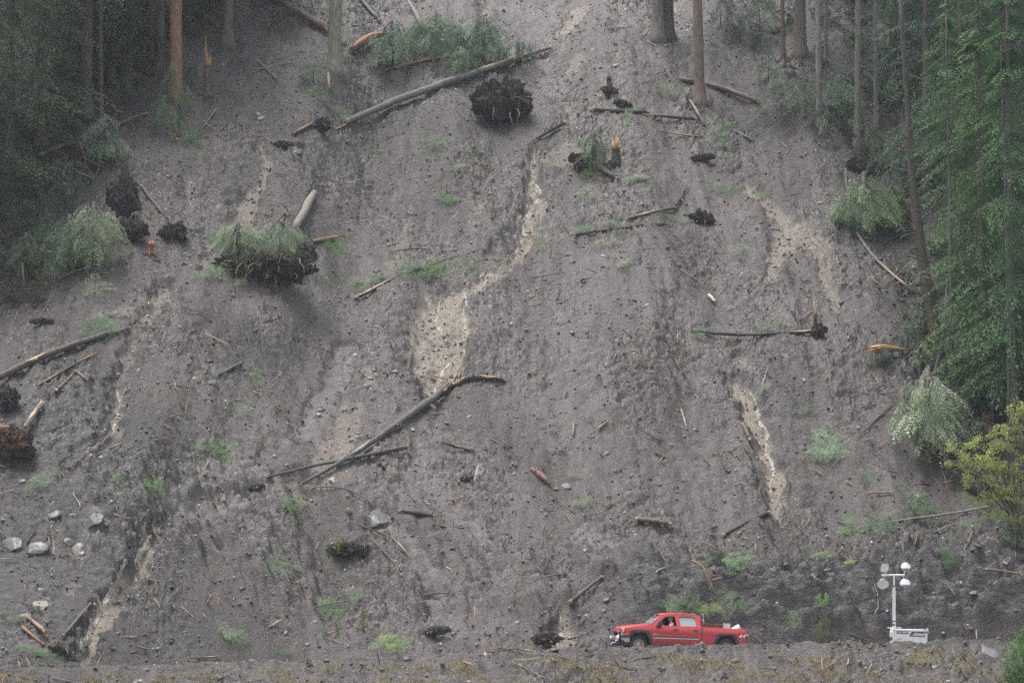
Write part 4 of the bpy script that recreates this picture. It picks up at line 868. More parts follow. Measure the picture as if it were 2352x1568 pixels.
log('fallen_branch', 'bent pale branch on the road bank left of the pickup', 'branch', [(1140, 1499, 3), (1172, 1492, 4), (1208, 1494, 4), (1240, 1508, 4), (1274, 1523, 4)], (.24, .19, .14), strips=((.5, .9),), stubs=2)
log('fallen_branch', 'forked pale branch at the bottom edge left of the pickup', 'branch', [(1178, 1527, 3), (1215, 1548, 3.5), (1264, 1570, 3)], (.26, .21, .15), stubs=5)
log('fallen_pole', 'long pale pole sloping from the green boughs to the alder', 'log', [(1972, 1219, 3), (2049, 1210, 4), (2120, 1200, 4.5), (2200, 1188, 5), (2266, 1175, 5)], (.30, .29, .24), lift=1.2)
log('fallen_branch', 'short brown stick leaning down under the alder', 'branch', [(2209, 1282, 4), (2234, 1226, 4)], (.22, .17, .13))
log('fallen_log', 'slim leaning pole above the brown root ball on the left', 'log', [(326, 440, 6), (350, 470, 8), (382, 508, 9)], (.17, .13, .11))
log('fallen_log', 'whitish pole lying level at the left edge under the hanging boughs', 'log', [(-10, 598, 5), (60, 598, 5), (110, 598, 6), (172, 595, 5)], (.38, .35, .27), lift=2.5, stubs=4)
log('fallen_log', 'brown log at the left edge, upper one of two behind the boughs', 'log', [(-10, 437, 7), (40, 432, 7), (104, 424, 7)], (.12, .09, .07), lift=3)
log('fallen_log', 'brown log at the left edge, lower one of two behind the boughs', 'log', [(0, 446, 8), (40, 446, 9), (84, 447, 7)], (.10, .08, .065), lift=2)
log('broken_pole', 'snapped reddish stem leaning at the right end of the whitish pole', 'branch', [(146, 612, 5), (154, 594, 6), (160, 580, 6)], (.17, .10, .07), lift=3)
log('fallen_log', 'mossy log running up right across the dark forest floor at the left', 'log', [(98, 368, 9), (150, 352, 12), (200, 328, 9)], (.13, .10, .05), lift=1.2)
log('fallen_log', 'brown decayed log under the young green cedar', 'log', [(268, 300, 7), (300, 286, 9), (334, 272, 7)], (.15, .10, .06), lift=1.0, endcol=ORANGEW)
log('fallen_branch', 'pale bent stick at the right of the young green cedar', 'branch', [(468, 296, 3), (482, 278, 3.5), (497, 256, 4)], (.22, .20, .18))
log('fallen_branch', 'curved bare sapling stem at the right edge of the slide', 'branch', [(1950, 460, 3), (1944, 445, 4), (1940, 425, 5), (1942, 402, 4)], (.17, .14, .12), lift=2)
log('fallen_branch', 'thin orange curved root on the right mud above the bent pale pole', 'branch', [(1914, 507, 2.5), (1940, 513, 2.5), (1962, 527, 2)], (.34, .25, .15))
log('broken_pole', 'brown slab lying in the pale gully at the lower right', 'branch', [(1706, 980, 5), (1716, 1000, 8), (1722, 1016, 8)], (.18, .125, .09), endcol=PALEW)
log('fallen_log', 'short dark log in the mud right of the long grey log', 'log', [(1012, 1020, 3), (1040, 1030, 7), (1060, 1036, 5), (1090, 1042, 3)], (.055, .045, .04), strips=((.4, .6),), endcol=ORANGEW)
log('broken_pole', 'pinkish plank lying level under the alder', 'branch', [(1996, 1137, 4), (2020, 1137, 5), (2046, 1138, 5)], (.30, .21, .17))
log('fallen_log', 'red brown log lying behind the alder', 'log', [(2206, 1088, 6), (2260, 1112, 11), (2330, 1165, 10)], (.13, .085, .07), lift=1.5)
log('fallen_branch', 'orange torn branch at the lower right under the dark young conifer', 'branch', [(2265, 1316, 4), (2300, 1320, 3), (2345, 1326, 3)], (.34, .19, .10))
log('fallen_branch', 'dark bent branch above the small waterfall', 'branch', [(1228, 1336, 3), (1265, 1327, 4), (1303, 1322, 3)], (.15, .11, .09))
log('broken_pole', 'grey stick standing up left of the small waterfall', 'branch', [(1268, 1318, 3), (1278, 1304, 4), (1296, 1287, 3)], (.13, .115, .105))
log('drain_pipe', 'short black pipe at the road edge left of the bent pale branch', 'pipe', [(1143, 1496, 5), (1180, 1496, 5)], (.02, .02, .02), ends=())
# ------------------------------------------------------------------ red crew cab pickup
def mat_paint():
    m, nt, b, _ = new_mat('red_paint'); co = ocoord(nt); n = noise(nt, co, 2.2, 5, .6); n2 = noise(nt, co, 30, 2)
    sep = nt.nodes.new('ShaderNodeSeparateXYZ'); nt.links.new(co, sep.inputs[0])
    low = ramp(nt, sep.outputs[2], 1.15, .45, .12, .8)
    d = mth(nt, 'MULTIPLY', low, ramp(nt, mth(nt, 'ADD', mth(nt, 'MULTIPLY', n, .7), mth(nt, 'MULTIPLY', n2, .3)), .42, .62))
    nt.links.new(mix(nt, d, (.58, .040, .050), (.17, .10, .08)), b.inputs['Base Color'])
    nt.links.new(ramp(nt, d, 0, .6, .32, .75), b.inputs['Roughness']); b.inputs['Coat Weight'].default_value = .35; b.inputs['Coat Roughness'].default_value = .12
    return m
M.update(paint=mat_paint(), plastic=mat_plain('dark_grey_plastic', (.045, .048, .055), .6, dirt=.4, dirtcol=(.12, .10, .09)),
    black=mat_plain('black_rubber', (.022, .022, .024), .8, dirt=.7, dirtcol=(.09, .08, .075), dscale=9), chrome=mat_plain('chrome', (.80, .80, .80), .22, 1.0, dirt=.3, dscale=6),
    whitep=mat_plain('white_paint', (.82, .82, .80), .4, dirt=.35, dirtcol=(.35, .27, .20), dscale=4), glass=mat_plain('tinted_glass', (.10, .12, .12), .06, .0, 1.0),
    interior=mat_plain('dark_interior', (.012, .012, .014), .9), lamp=mat_plain('lamp_glass', (.70, .68, .60), .12, 0, .6), amber=mat_plain('amber_lens', (.55, .18, .03), .2),
    redlens=mat_plain('red_lens', (.40, .01, .01), .2, 0, .5), rim=mat_plain('dull_steel_rim', (.42, .38, .30), .5, .3, dirt=.5, dscale=12), rust=mat_plain('rusty_steel', (.20, .09, .055), .8, dirt=.5, dscale=8),
    letter=mat_plain('white_letters', (.80, .80, .78), .5), gold=mat_plain('gold_letters', (.60, .42, .14), .4), yellow=mat_plain('yellow_plastic', (.60, .42, .05), .5),
    redpl=mat_plain('red_plastic', (.50, .03, .02), .4), windscreen=mat_plain('windscreen_glass', (.34, .40, .38), .08, 0, 1.0), asphalt=mat_plain('muddy_asphalt', (.075, .068, .064), .5, dirt=.8, dirtcol=(.13, .115, .105), dscale=1.2))
def tz(px_, py_): return (px_-1135)/331.0, (905 + .04*(px_-525) - py_)/331.0
def poly_side(bm_pts, holes=()):
    loops = [[Vector((x, 0, z)) for x, z in bm_pts]] + [[Vector((x, 0, z)) for x, z in h] for h in holes]
    tr = geometry.tessellate_polygon(loops); vs = [v for l in loops for v in l]
    return vs, tr
def panel(name, outline, holes, yfun, thick, mat, parent, side, cuts=(), xcuts=(), smooth=True):
    vs, tr = poly_side(outline, holes); bm = bmesh.new(); bv = [bm.verts.new(v) for v in vs]
    for t in tr:
        try: bm.faces.new([bv[i] for i in t])
        except ValueError: pass
    for axis, lst in (((0, 0, 1), cuts), ((1, 0, 0), xcuts)):
        for c in lst:
            g = bm.verts[:]+bm.edges[:]+bm.faces[:]; co = (0, 0, c) if axis[2] else (c, 0, 0)
            bmesh.ops.bisect_plane(bm, geom=g, plane_co=co, plane_no=axis)
    bmesh.ops.dissolve_degenerate(bm, dist=1e-4, edges=bm.edges)
    for f in bm.faces:
        f.normal_update()
    bmesh.ops.recalc_face_normals(bm, faces=bm.faces)
    front = bm.faces[:]; r = bmesh.ops.extrude_face_region(bm, geom=front)
    nv = [g for g in r['geom'] if isinstance(g, bmesh.types.BMVert)]; ns = set(nv)
    for v in bm.verts:
        y = yfun(v.co.x, v.co.z); v.co.y = side*(y - (thick if v in ns else 0))
    bmesh.ops.recalc_face_normals(bm, faces=bm.faces)
    me = bpy.data.meshes.new(name); bm.to_mesh(me); bm.free(); me.materials.append(mat)
    o = link(name, me, parent)
    if smooth:
        for p in me.polygons: p.use_smooth = True
        md = o.modifiers.new('edge', 'EDGE_SPLIT'); md.split_angle = R(28)
    return o
def text_mesh(txt, size, extr=.004, shear=0.0, bold=0.0, space=1.0):
    cu = bpy.data.curves.new('txt', 'FONT'); cu.body = txt; cu.size = size; cu.extrude = extr; cu.shear = shear; cu.offset = bold; cu.space_character = space
    cu.align_x = 'CENTER'; cu.align_y = 'CENTER'; o = bpy.data.objects.new('txt', cu); COL.objects.link(o)
    dg = bpy.context.evaluated_depsgraph_get(); me = bpy.data.meshes.new_from_object(o.evaluated_get(dg)); bpy.data.objects.remove(o); return me
def lettering(txt, size, mat, parent, loc, rot=(math.pi/2, 0, 0), name='lettering', **kw):
    me = text_mesh(txt, size, **kw); me.materials.clear(); me.materials.append(mat)
    o = link(name, me, parent); o.location = loc; o.rotation_euler = rot; return o
WX0 = tz(525, 775)[0]; WX1 = tz(1800, 800)[0]; WR = .385
SIDE = [tz(*p) for p in [(300, 640), (318, 575), (345, 530), (450, 513), (600, 503), (735, 500), (1100, 515), (1440, 530), (1444, 532), (1700, 543), (2100, 565), (2122, 590), (2130, 690), (2122, 772), (1972, 772), (1950, 730), (1925, 672), (1888, 648), (1850, 640), (1745, 640), (1705, 650), (1665, 690), (1640, 740), (1625, 790), (705, 780), (700, 730), (672, 650), (640, 605), (590, 588), (470, 588), (425, 600), (405, 640)]]
def yside(x, z):
    y = .985 - .10*max(0, (z-1.08))/.25 - .12*max(0, .62-z)/.2*.6
    if z > .84 and z < .9: y -= .012
    if x < -2.05: y -= .34*((-2.05-x)/.6)**2
    if x > 2.75: y -= .25*((x-2.75)/.3)**2
    return y
TR = empty('pickup_truck', (0, 0, 0)); tag(TR, 'muddy red crew cab pickup facing left on the road under the slide', 'pickup truck')
ZC = [.5, .56, .62, .7, .8, .835, .845, .9, .97, 1.05, 1.1, 1.15, 1.2, 1.25]; XC = [-2.5, -2.4, -2.3, -2.2, -2.1, -2.0, 2.7, 2.78, 2.85, 2.92, 2.98]
for sd in (-1, 1):
    panel('body_side', SIDE, (), yside, .05, M['paint'], TR, sd, ZC, XC)
    # wheel arch flares
    for fl in ([(383, 640), (388, 600), (402, 580), (432, 568), (640, 573), (672, 592), (694, 640), (712, 710), (718, 782), (688, 782), (680, 730), (656, 660), (628, 618), (590, 600), (470, 600), (438, 612), (420, 640)],
               [(1622, 792), (1632, 730), (1650, 665), (1668, 640), (1700, 626), (1880, 628), (1930, 645), (1952, 672), (1972, 730), (1980, 774), (1948, 774), (1930, 725), (1905, 680), (1870, 660), (1850, 654), (1745, 654), (1715, 664), (1680, 700), (1660, 745), (1650, 790)]):
        panel('wheel_arch_flare', [tz(*p) for p in fl], (), lambda x, z: yside(x, z)+.045, .07, M['plastic'], TR, sd, (.7, .9), (), False)
    # chrome topped rub strips and door gaps
    for a, b, t0, t1 in ((738, 1105, 655, 695), (1115, 1396, 668, 708)):
        panel('rub_strip', [tz(a, t0), tz(b, t0+12), tz(b, t0+28), tz(a, t0+16)], (), lambda x, z: yside(x, z)+.015, .02, M['plastic'], TR, sd, (), (), False)
        panel('chrome_strip', [tz(a, t0+17), tz(b, t0+29), tz(b, t0+43), tz(a, t0+31)], (), lambda x, z: yside(x, z)+.018, .02, M['chrome'], TR, sd, (), (), False)
    for a, b in (((712, 500), (716, 660)), ((1106, 515), (1108, 776))):
        panel('door_gap', [tz(a[0], a[1]), tz(a[0]+6, a[1]), tz(b[0]+6, b[1]), tz(b[0], b[1])], (), lambda x, z: yside(x, z)+.003, .02, M['rust'], TR, sd, ZC, (), False)
    panel('bed_gap', [tz(1436, 530), tz(1448, 530), tz(1452, 785), tz(1440, 785)], (), lambda x, z: yside(x, z)+.004, .03, M['black'], TR, sd, ZC, (), False)
    for x in (1057, 1343):
        y = 566 if x < 1200 else 577
        h = panel('door_handle', [tz(x-34, y-14), tz(x+34, y-12), tz(x+34, y+16), tz(x-34, y+14)], (), lambda xx, z: yside(xx, z)+.03, .045, M['plastic'], TR, sd, (), (), False)
    panel('fuel_door', [tz(1530+30*math.cos(a*.5236), 634+30*math.sin(a*.5236)) for a in range(12)], (), lambda x, z: yside(x, z)+.004, .01, M['paint'], TR, sd, (), (), False)
    # greenhouse side with the two window openings
    def ycab(x, z): return .90 - .24*max(0, z-1.2)/.55
    OUT = [tz(*p) for p in [(700, 494), (775, 425), (835, 368), (860, 352), (900, 345), (1100, 347), (1370, 358), (1395, 372), (1410, 400), (1436, 532), (1100, 520), (735, 508)]]
    W1 = [tz(*p) for p in [(812, 506), (838, 450), (872, 405), (905, 380), (950, 370), (1050, 370), (1062, 430), (1076, 513)]]
    W2 = [tz(*p) for p in [(1132, 517), (1112, 378), (1300, 380), (1330, 388), (1348, 420), (1368, 521)]]
    panel('cab_side', OUT, (W1, W2), ycab, .05, M['paint'], TR, sd, (), ())
    panel('window_visor', [tz(*p) for p in [(838, 450), (872, 405), (905, 380), (950, 370), (1050, 370), (1053, 383), (955, 383), (912, 394), (882, 417), (850, 455)]], (), lambda x, z: ycab(x, z)+.02, .015, M['plastic'], TR, sd, (), (), False)
    panel('window_visor', [tz(*p) for p in [(1110, 376), (1300, 378), (1332, 386), (1346, 418), (1335, 412), (1322, 396), (1298, 391), (1114, 389)]], (), lambda x, z: ycab(x, z)+.02, .015, M['plastic'], TR, sd, (), (), False)
    panel('rear_window', W2, (), lambda x, z: ycab(x, z)-.02, .008, M['windscreen'], TR, sd, (), (), False)
    if sd > 0: panel('far_window_blackout', W1, (), lambda x, z: ycab(x, z)-.02, .008, M['interior'], TR, sd, (), (), False)  # opaque black sheet in the far window stands in for cab shade
    # mirror
    mb = MB(); x, z = tz(815, 470)
    mb.box(x-.13, x+.10, sd*.93, sd*1.0, z-.16, z-.10)
    vs = []
    for (dx, dz) in ((-.11, -.10), (.09, -.12), (.10, .08), (.02, .12), (-.06, .06)):
        for y in (.99, 1.20): vs.append((x+dx, sd*y, z+dz))
    n_ = 5; fs = [tuple(range(0, 10, 2)), tuple(range(9, 0, -2))] + [(2*i, 2*i+1, (2*i+3) % 10, (2*i+2) % 10) for i in range(5)]
    mb.add(vs, fs); mb.build('side_mirror', M['plastic'], TR)
def loft(name, rows, mat, parent, smooth=True):
    """rows of points (same count) joined into one sheet with thickness"""
    mb = MB(); n = len(rows[0]); vs = [p for r in rows for p in r]; fs = []
    for i in range(len(rows)-1):
        for k in range(n-1): fs.append((i*n+k, (i+1)*n+k, (i+1)*n+k+1, i*n+k+1))
    mb.add(vs, fs); o = mb.build(name, mat, parent, None, smooth)
    md = o.modifiers.new('thickness', 'SOLIDIFY'); md.thickness = .02; md.offset = -1; return o
YS = [-1, -.9, -.6, 0, .6, .9, 1]
hood = []
for px_, py_, hw, cr in ((196, 580, .70, .10), (225, 552, .76, .10), (262, 534, .80, .07), (330, 519, .86, .04), (450, 506, .885, .035), (600, 495, .89, .03), (690, 489, .89, .03)):
    x, z = tz(px_, py_); hood.append([(x + (abs(t)**2)*.10*(1 if px_ < 300 else .3), t*hw, z - cr*abs(t)**3 + .012) for t in YS])
loft('hood', hood, M['paint'], TR)
roof = []
for px_, py_, hw in ((838, 364, .60), (862, 350, .64), (900, 343, .66), (1000, 341, .67), (1200, 345, .67), (1370, 356, .66), (1396, 370, .64)):
    x, z = tz(px_, py_); roof.append([(x, t*hw, z + .03*(1-t*t)) for t in YS])
loft('roof', roof, M['paint'], TR)
a, b = tz(690, 490), tz(838, 366)
loft('windscreen', [[(a[0], t*.82, a[1]) for t in YS], [((a[0]+b[0])/2-.02, t*.73, (a[1]+b[1])/2+.01) for t in YS], [(b[0], t*.62, b[1]) for t in YS]], M['windscreen'], TR)
a, b = tz(1436, 530), tz(1398, 372)
loft('cab_back', [[(a[0], t*.86, a[1]) for t in YS], [(b[0], t*.63, b[1]) for t in YS]], M['paint'], TR)
# inside of the cab, seats, floor, chassis
mb = MB(); x0, x1 = tz(705, 500)[0], tz(1425, 500)[0]
mb.box(x0, x1, -.80, .80, .45, .50); mb.box(x0, x0+.35, -.80, .80, .5, 1.22); mb.build('cab_floor', M['interior'], TR)
mb = MB(); x, z = tz(1110, 470); mb.box(x-.5, x, -.70, -.20, .5, .82); mb.box(x-.06, x+.10, -.70, -.20, .82, 1.42); mb.build('seat', M['interior'], TR)
mb = MB(); mb.box(x-.5, x, .20, .70, .5, .82); mb.box(x-.06, x+.10, .20, .70, .82, 1.42); mb.build('seat', M['interior'], TR)
mb = MB(); mb.box(x+.75, x+.9, -.75, .75, .5, 1.42); mb.build('rear_seat', M['interior'], TR)
mb = MB(); mb.box(-2.35, 2.7, -.72, .72, .38, .56); mb.box(-2.25, x0, -.86, .86, .56, 1.10); mb.build('chassis', M['interior'], TR)
mb = MB(); x, z = tz(858, 490); mb.tube([(x+.17*0+.03*math.sin(t), -.42+.18*math.cos(t), z-.02+.17*math.sin(t)) for t in [i*math.pi/8 for i in range(17)]], .016, 6, cap=False); mb.build('steering_wheel', M['plastic'], TR)
mb = MB(); mb.box(WX1-.62, WX1+.55, -.88, .88, .56, .98); mb.build('wheel_well', M['interior'], TR)
# bed: floor, front wall, tailgate
mb = MB(); x0, x1 = tz(1452, 540)[0], tz(2105, 560)[0]
mb.box(x0, x1, -.80, .80, .66, .70); mb.build('bed_floor', M['paint'], TR)
mb = MB(); mb.box(x0, x0+.05, -.86, .86, .70, 1.22); mb.build('bed_front', M['paint'], TR)
x, z = tz(2105, 570); mb = MB(); mb.box(x-.02, x+.04, -.80, .80, .55, z); mb.build('tailgate', M['paint'], TR)
x, z = tz(2128, 700); mb = MB(); mb.box(x-.03, x+.10, -.80, .80, .42, .56); mb.build('rear_bumper', M['chrome'], TR)
for sd in (-1, 1):
    panel('tail_lamp', [tz(*p) for p in [(2095, 585), (2126, 590), (2136, 640), (2134, 690), (2100, 700)]], (), lambda x, z: yside(x, z)+.012, .06, M['redlens'], TR, sd, (), (2.9,), False)
    panel('reversing_lens', [tz(*p) for p in [(2094, 632), (2137, 634), (2137, 660), (2096, 660)]], (), lambda x, z: yside(x, z)+.018, .03, M['lamp'], TR, sd, (), (), False)
    panel('headlight', [tz(*p) for p in [(240, 640), (252, 600), (262, 556), (290, 535), (322, 530), (316, 575), (303, 640)]], (), lambda x, z: yside(x, z)+.02, .10, M['lamp'], TR, sd, (), (-2.6, -2.5, -2.55), False)
    panel('turn_signal', [tz(*p) for p in [(285, 590), (312, 585), (304, 628), (282, 628)]], (), lambda x, z: yside(x, z)+.024, .03, M['amber'], TR, sd, (), (), False)
    mb = MB(); x, z = tz(262, 690)
    panel('bumper_cap', [tz(*p) for p in [(232, 640), (398, 632), (396, 684), (234, 684)]], (), lambda x, z: yside(x, z)+.03, .12, M['plastic'], TR, sd, (), (-2.6, -2.5, -2.4, -2.3), False)
    panel('bumper_end', [tz(*p) for p in [(236, 684), (396, 686), (394, 742), (330, 740), (318, 716), (270, 712), (240, 700)]], (), lambda x, z: yside(x, z)+.04, .12, M['chrome'], TR, sd, (), (-2.6, -2.5, -2.4, -2.3), False)
    panel('lower_valance', [tz(*p) for p in [(200, 712), (318, 718), (335, 742), (390, 768), (388, 785), (180, 800), (186, 740)]], (), lambda x, z: yside(x, z)-.02, .12, M['plastic'], TR, sd, (), (-2.7, -2.6, -2.5, -2.4), False)
def front_arc(name, z0, z1, xoff, mat, hw=.74, depth=.16, inset=0):
    rows = []
    for z in (z0, z1): rows.append([(-2.88 + xoff + depth*abs(t)**2.2, t*hw, z) for t in (-1, -.85, -.6, -.3, 0, .3, .6, .85, 1)])
    o = loft(name, rows, mat, TR); return o
front_arc('grille', .78, 1.04, .10, M['black']); front_arc('grille_bar', .90, .94, .075, M['chrome'])
front_arc('grille_upper_bar', 1.02, 1.05, .12, M['plastic']); front_arc('front_bumper', .52, .74, -.05, M['chrome'], .80, .22); front_arc('front_valance', .34, .53, -.02, M['plastic'], .78, .2)
front_arc('number_plate', .56, .68, -.065, M['letter'], .16, .01)
mb = MB(); x, z = tz(148, 780); mb.tube([(x, -.55, z), (x+.05, -.55, z+.10), (x+.2, -.55, z+.1)], .03, 8); mb.build('tow_hook', M['chrome'], TR)
for sd in (-1, 1):
    for x in (WX0, WX1):
        w = empty('wheel', (x, sd*.86, WR)); w.parent = TR
        mb = MB(); n = 40; prof = [(.24, -.11), (.30, -.13), (.36, -.125), (.385, -.10), (.385, .10), (.36, .125), (.30, .13), (.24, .11)]
        vs = []; fs = []
        for i in range(n):
            a = 2*math.pi*i/n; kx = 1.0 if i % 2 else .955
            for j, (r, y) in enumerate(prof): rr = r*(kx if 1 < j < 6 else 1); vs.append((rr*math.cos(a), y, rr*math.sin(a)))
        m_ = len(prof)
        for i in range(n):
            for j in range(m_): fs.append((i*m_+j, i*m_+(j+1) % m_, ((i+1) % n)*m_+(j+1) % m_, ((i+1) % n)*m_+j))
        mb.add(vs, fs); mb.build('tyre', M['black'], w)
        mb = MB(); prof = [(.245, -sd*.09), (.245, sd*.10), (.225, sd*.115), (.21, sd*.09), (.19, sd*.05), (.11, sd*.045), (.10, sd*.085), (.05, sd*.095), (.0, sd*.095)]
        vs = []; fs = []; n = 32
        for i in range(n):
            a = 2*math.pi*i/n
            for r, y in prof: vs.append((r*math.cos(a), y, r*math.sin(a)))
        m_ = len(prof)
        for i in range(n):
            for j in range(m_-1): fs.append((i*m_+j, i*m_+j+1, ((i+1) % n)*m_+j+1, ((i+1) % n)*m_+j))
        mb.add(vs, fs); rim = mb.build('rim', M['rim'], w, None, True)
        for i in range(8):
            a = 2*math.pi*i/8; hb_ = MB(); c = Vector((.15*math.cos(a), sd*.052, .15*math.sin(a)))
            hb_.tube([c, c+Vector((0, sd*.006, 0))], .026, 8); hb_.build('vent_hole', M['interior'], rim)
x, z = tz(2000, 663); lettering('4', .17, M['letter'], TR, (x, -yside(x, z)-.006, z), name='badge_digit', shear=.35, bold=.012, extr=.004).scale = (1.25, 1, 1)
x, z = tz(2052, 662); lettering('4', .17, M['letter'], TR, (x, -yside(x, z)-.006, z), name='badge_digit', shear=.35, bold=.012, extr=.004).scale = (1.25, 1, 1)
mb = MB(); x, z = tz(742, 631); y = -yside(x, z)-.012
mb.add([(x-.045, y, z-.012), (x-.02, y, z-.012), (x-.02, y, z-.022), (x+.02, y, z-.022), (x+.02, y, z-.012), (x+.045, y, z-.012), (x+.035, y, z+.012), (x+.015, y, z+.012), (x+.015, y, z+.022), (x-.015, y, z+.022), (x-.015, y, z+.012), (x-.035, y, z+.012)], [tuple(range(12))]); mb.build('door_emblem', M['letter'], TR)
mb = MB(); x, z = tz(795, 634); mb.box(x-.10, x+.10, -yside(x, z)-.012, -yside(x, z)-.004, z-.012, z+.010); mb.build('door_badge', M['gold'], TR)
mb = MB(); x, z = tz(760, 615); mb.box(x-.07, x+.07, -yside(x, z)-.012, -yside(x, z)-.004, z-.006, z+.006); mb.build('upper_badge', M['gold'], TR)
mb = MB(); mb.tube([Vector((tz(1378, 575)[0], -1.02, tz(1378, 575)[1])), Vector((tz(1440, 545)[0], -.99, tz(1440, 545)[1])), Vector((tz(1470, 524)[0], -.85, tz(1470, 524)[1]))], .01, 5); mb.build('tie_cord', M['plastic'], TR)
TRX, TRY, TRZ = (1549-1176)/5824*112.2, 112.2, -.235
TROT = (0, .040, math.radians(7))
TR.location = (TRX, TRY, TRZ); TR.rotation_euler = TROT
TM = Matrix.Translation((TRX, TRY, TRZ)) @ Matrix.Rotation(TROT[2], 4, 'Z') @ Matrix.Rotation(TROT[1], 4, 'Y')
# things carried in the bed (each its own object, resting in the bed)
def bed_thing(name, label, cat, px_, py_, y, group=None):
    x, z = tz(px_, py_); o = empty(name, TM @ Vector((x, y, z)), TROT); tag(o, label, cat, group); return o
tb = bed_thing('truck_toolbox', 'long rusty brown steel box along the far side of the pickup bed', 'toolbox', 1640, 545, .45)
mb = MB(); mb.box(-.56, .62, -.22, .22, -.50, .115); mb.build('box_body', M['rust'], tb)
mb = MB(); mb.box(-.58, .64, -.24, .24, .118, .145); mb.build('lid', M['rust'], tb)
for x in (-.18, .28): mb = MB(); mb.tube([(x, -.222, .03), (x, -.235, .03)], .045, 12); mb.build('reflector', M['amber'], tb)
def pail(name, label, px_, py_, rot, sc=1.0, y=-.3):
    o = bed_thing(name, label, 'bucket', px_, py_, y, 'white buckets in the pickup bed'); o.rotation_euler = (rot[0], TROT[1]+rot[1], TROT[2])
    mb = MB(); n = 24; prof = [(.0, -.36), (.135, -.36), (.15, -.10), (.157, -.10), (.157, -.08), (.152, -.06), (.160, -.06), (.160, -.04), (.155, 0), (.165, 0), (.165, .018), (.148, .018), (.13, -.34), (0, -.34)]
    vs = []; fs = []
    for i in range(n):
        a = 2*math.pi*i/n
        for r, z in prof: vs.append((r*sc*math.cos(a), r*sc*math.sin(a), z*sc))
    m_ = len(prof)
    for i in range(n):
        for j in range(m_-1): fs.append((i*m_+j, ((i+1) % n)*m_+j, ((i+1) % n)*m_+j+1, i*m_+j+1))
    mb.add(vs, fs); mb.build('pail', M['whitep'], o); mb = MB()
    mb.tube([(.166*math.cos(t), .166*math.sin(t), -.05-.09*math.sin(t)) for t in [math.pi*i/8+math.pi for i in range(9)]], .006, 5); mb.build('handle', M['plastic'], o); return o
pail('bucket', 'upright white plastic bucket standing in the pickup bed', 1848, 492, (0, 0))
pail('bucket', 'white plastic bucket tipped on its side near the pickup tailgate', 2035, 545, (0, R(62)), 1.0)
pm = bed_thing('water_pump', 'red and yellow motor pump behind the pickup cab', 'pump', 1440, 440, -.25)
mb = MB(); mb.box(-.07, .09, -.15, .15, -.10, .03); mb.build('engine_block', M['redpl'], pm)
mb = MB(); mb.tube([(0, 0, .03), (0, 0, .11), (0, 0, .13)], [.07, .07, .04], 12); mb.build('fuel_tank', M['yellow'], pm)
mb = MB(); mb.tube([(-.03, -.12, .12), (.02, 0, .16), (.06, .12, .13)], .018, 6); mb.build('recoil_handle', M['rust'], pm)
mb = MB(); mb.box(-.1, .1, -.16, .16, -.50, -.11); mb.build('stand', M['plastic'], pm)
rk = bed_thing('hose_rack', 'bent grey steel pipe standing in the pickup bed behind the cab', 'pipe rack', 1500, 450, -.1)
mb = MB(); mb.tube([(-.01, 0, -.45), (.01, 0, -.1), (.04, 0, .2), (.04, 0, .26), (.01, 0, .285), (-.04, 0, .28)], .022, 8); mb.build('pipe', M['chrome'], rk)
mb = MB(); mb.box(-.055, -.02, -.02, .02, -.45, .25); mb.build('post', M['plastic'], rk)
mb = MB(); mb.tube([(-.01, -.03, 0), (.05, -.03, 0)], .03, 8); mb.build('clamp', M['whitep'], rk)
for o_ in ():
    pass
# ---- the driver: one continuous body, seated, left arm on the wheel, looking ahead and slightly out of the window
def skin_body(name, joints, edges, mat, parent, lv=2):
    me = bpy.data.meshes.new(name); me.from_pydata([j[0] for j in joints], edges, []); me.materials.append(mat)
    o = link(name, me, parent); sk = o.modifiers.new('skin', 'SKIN'); sk.use_smooth_shade = True
    for i, j in enumerate(joints): me.skin_vertices[0].data[i].radius = (j[1], j[2] if len(j) > 2 else j[1])
    me.skin_vertices[0].data[0].use_root = True
    sb_ = o.modifiers.new('sub', 'SUBSURF'); sb_.levels = lv; sb_.render_levels = lv; return o
skin = mat_plain('skin', (.42, .24, .17), .6); hairm = mat_plain('grey_hair', (.16, .14, .12), .9); shirt = mat_plain('grey_shirt', (.36, .38, .42), .85, dirt=.15); vest = mat_plain('pale_vest', (.58, .48, .30), .8)
DP = bed_thing('person', 'driver in a pale shirt with short grey hair at the open pickup window', 'person', 1015, 572, -.58)
# local frame: x to the rear, y away from camera, z up; hip about .25 m under the sill
J = [((0, 0, -.16), .17, .15), ((0, 0, .02), .15, .17), ((-.01, 0, .16), .14, .20), ((-.01, 0, .27), .09, .17), ((-.02, 0, .335), .055), ((-.035, 0, .385), .055),
     ((-.01, -.19, .25), .075), ((-.16, -.25, .08), .055), ((-.36, -.18, .16), .042), ((-.43, -.13, .20), .032),
     ((-.01, .19, .25), .075), ((-.16, .24, .06), .055), ((-.36, .16, .14), .042), ((-.43, .10, .18), .032),
     ((-.20, -.10, -.20), .09), ((-.46, -.12, -.14), .07), ((-.60, -.12, -.46), .05), ((-.20, .10, -.20), .09), ((-.46, .12, -.14), .07), ((-.60, .12, -.46), .05)]
E = [(0, 1), (1, 2), (2, 3), (3, 4), (4, 5), (3, 6), (6, 7), (7, 8), (8, 9), (3, 10), (10, 11), (11, 12), (12, 13), (0, 14), (14, 15), (15, 16), (0, 17), (17, 18), (18, 19)]
skin_body('body', J, E, shirt, DP)
bm = bmesh.new(); bmesh.ops.create_icosphere(bm, subdivisions=4, radius=1)
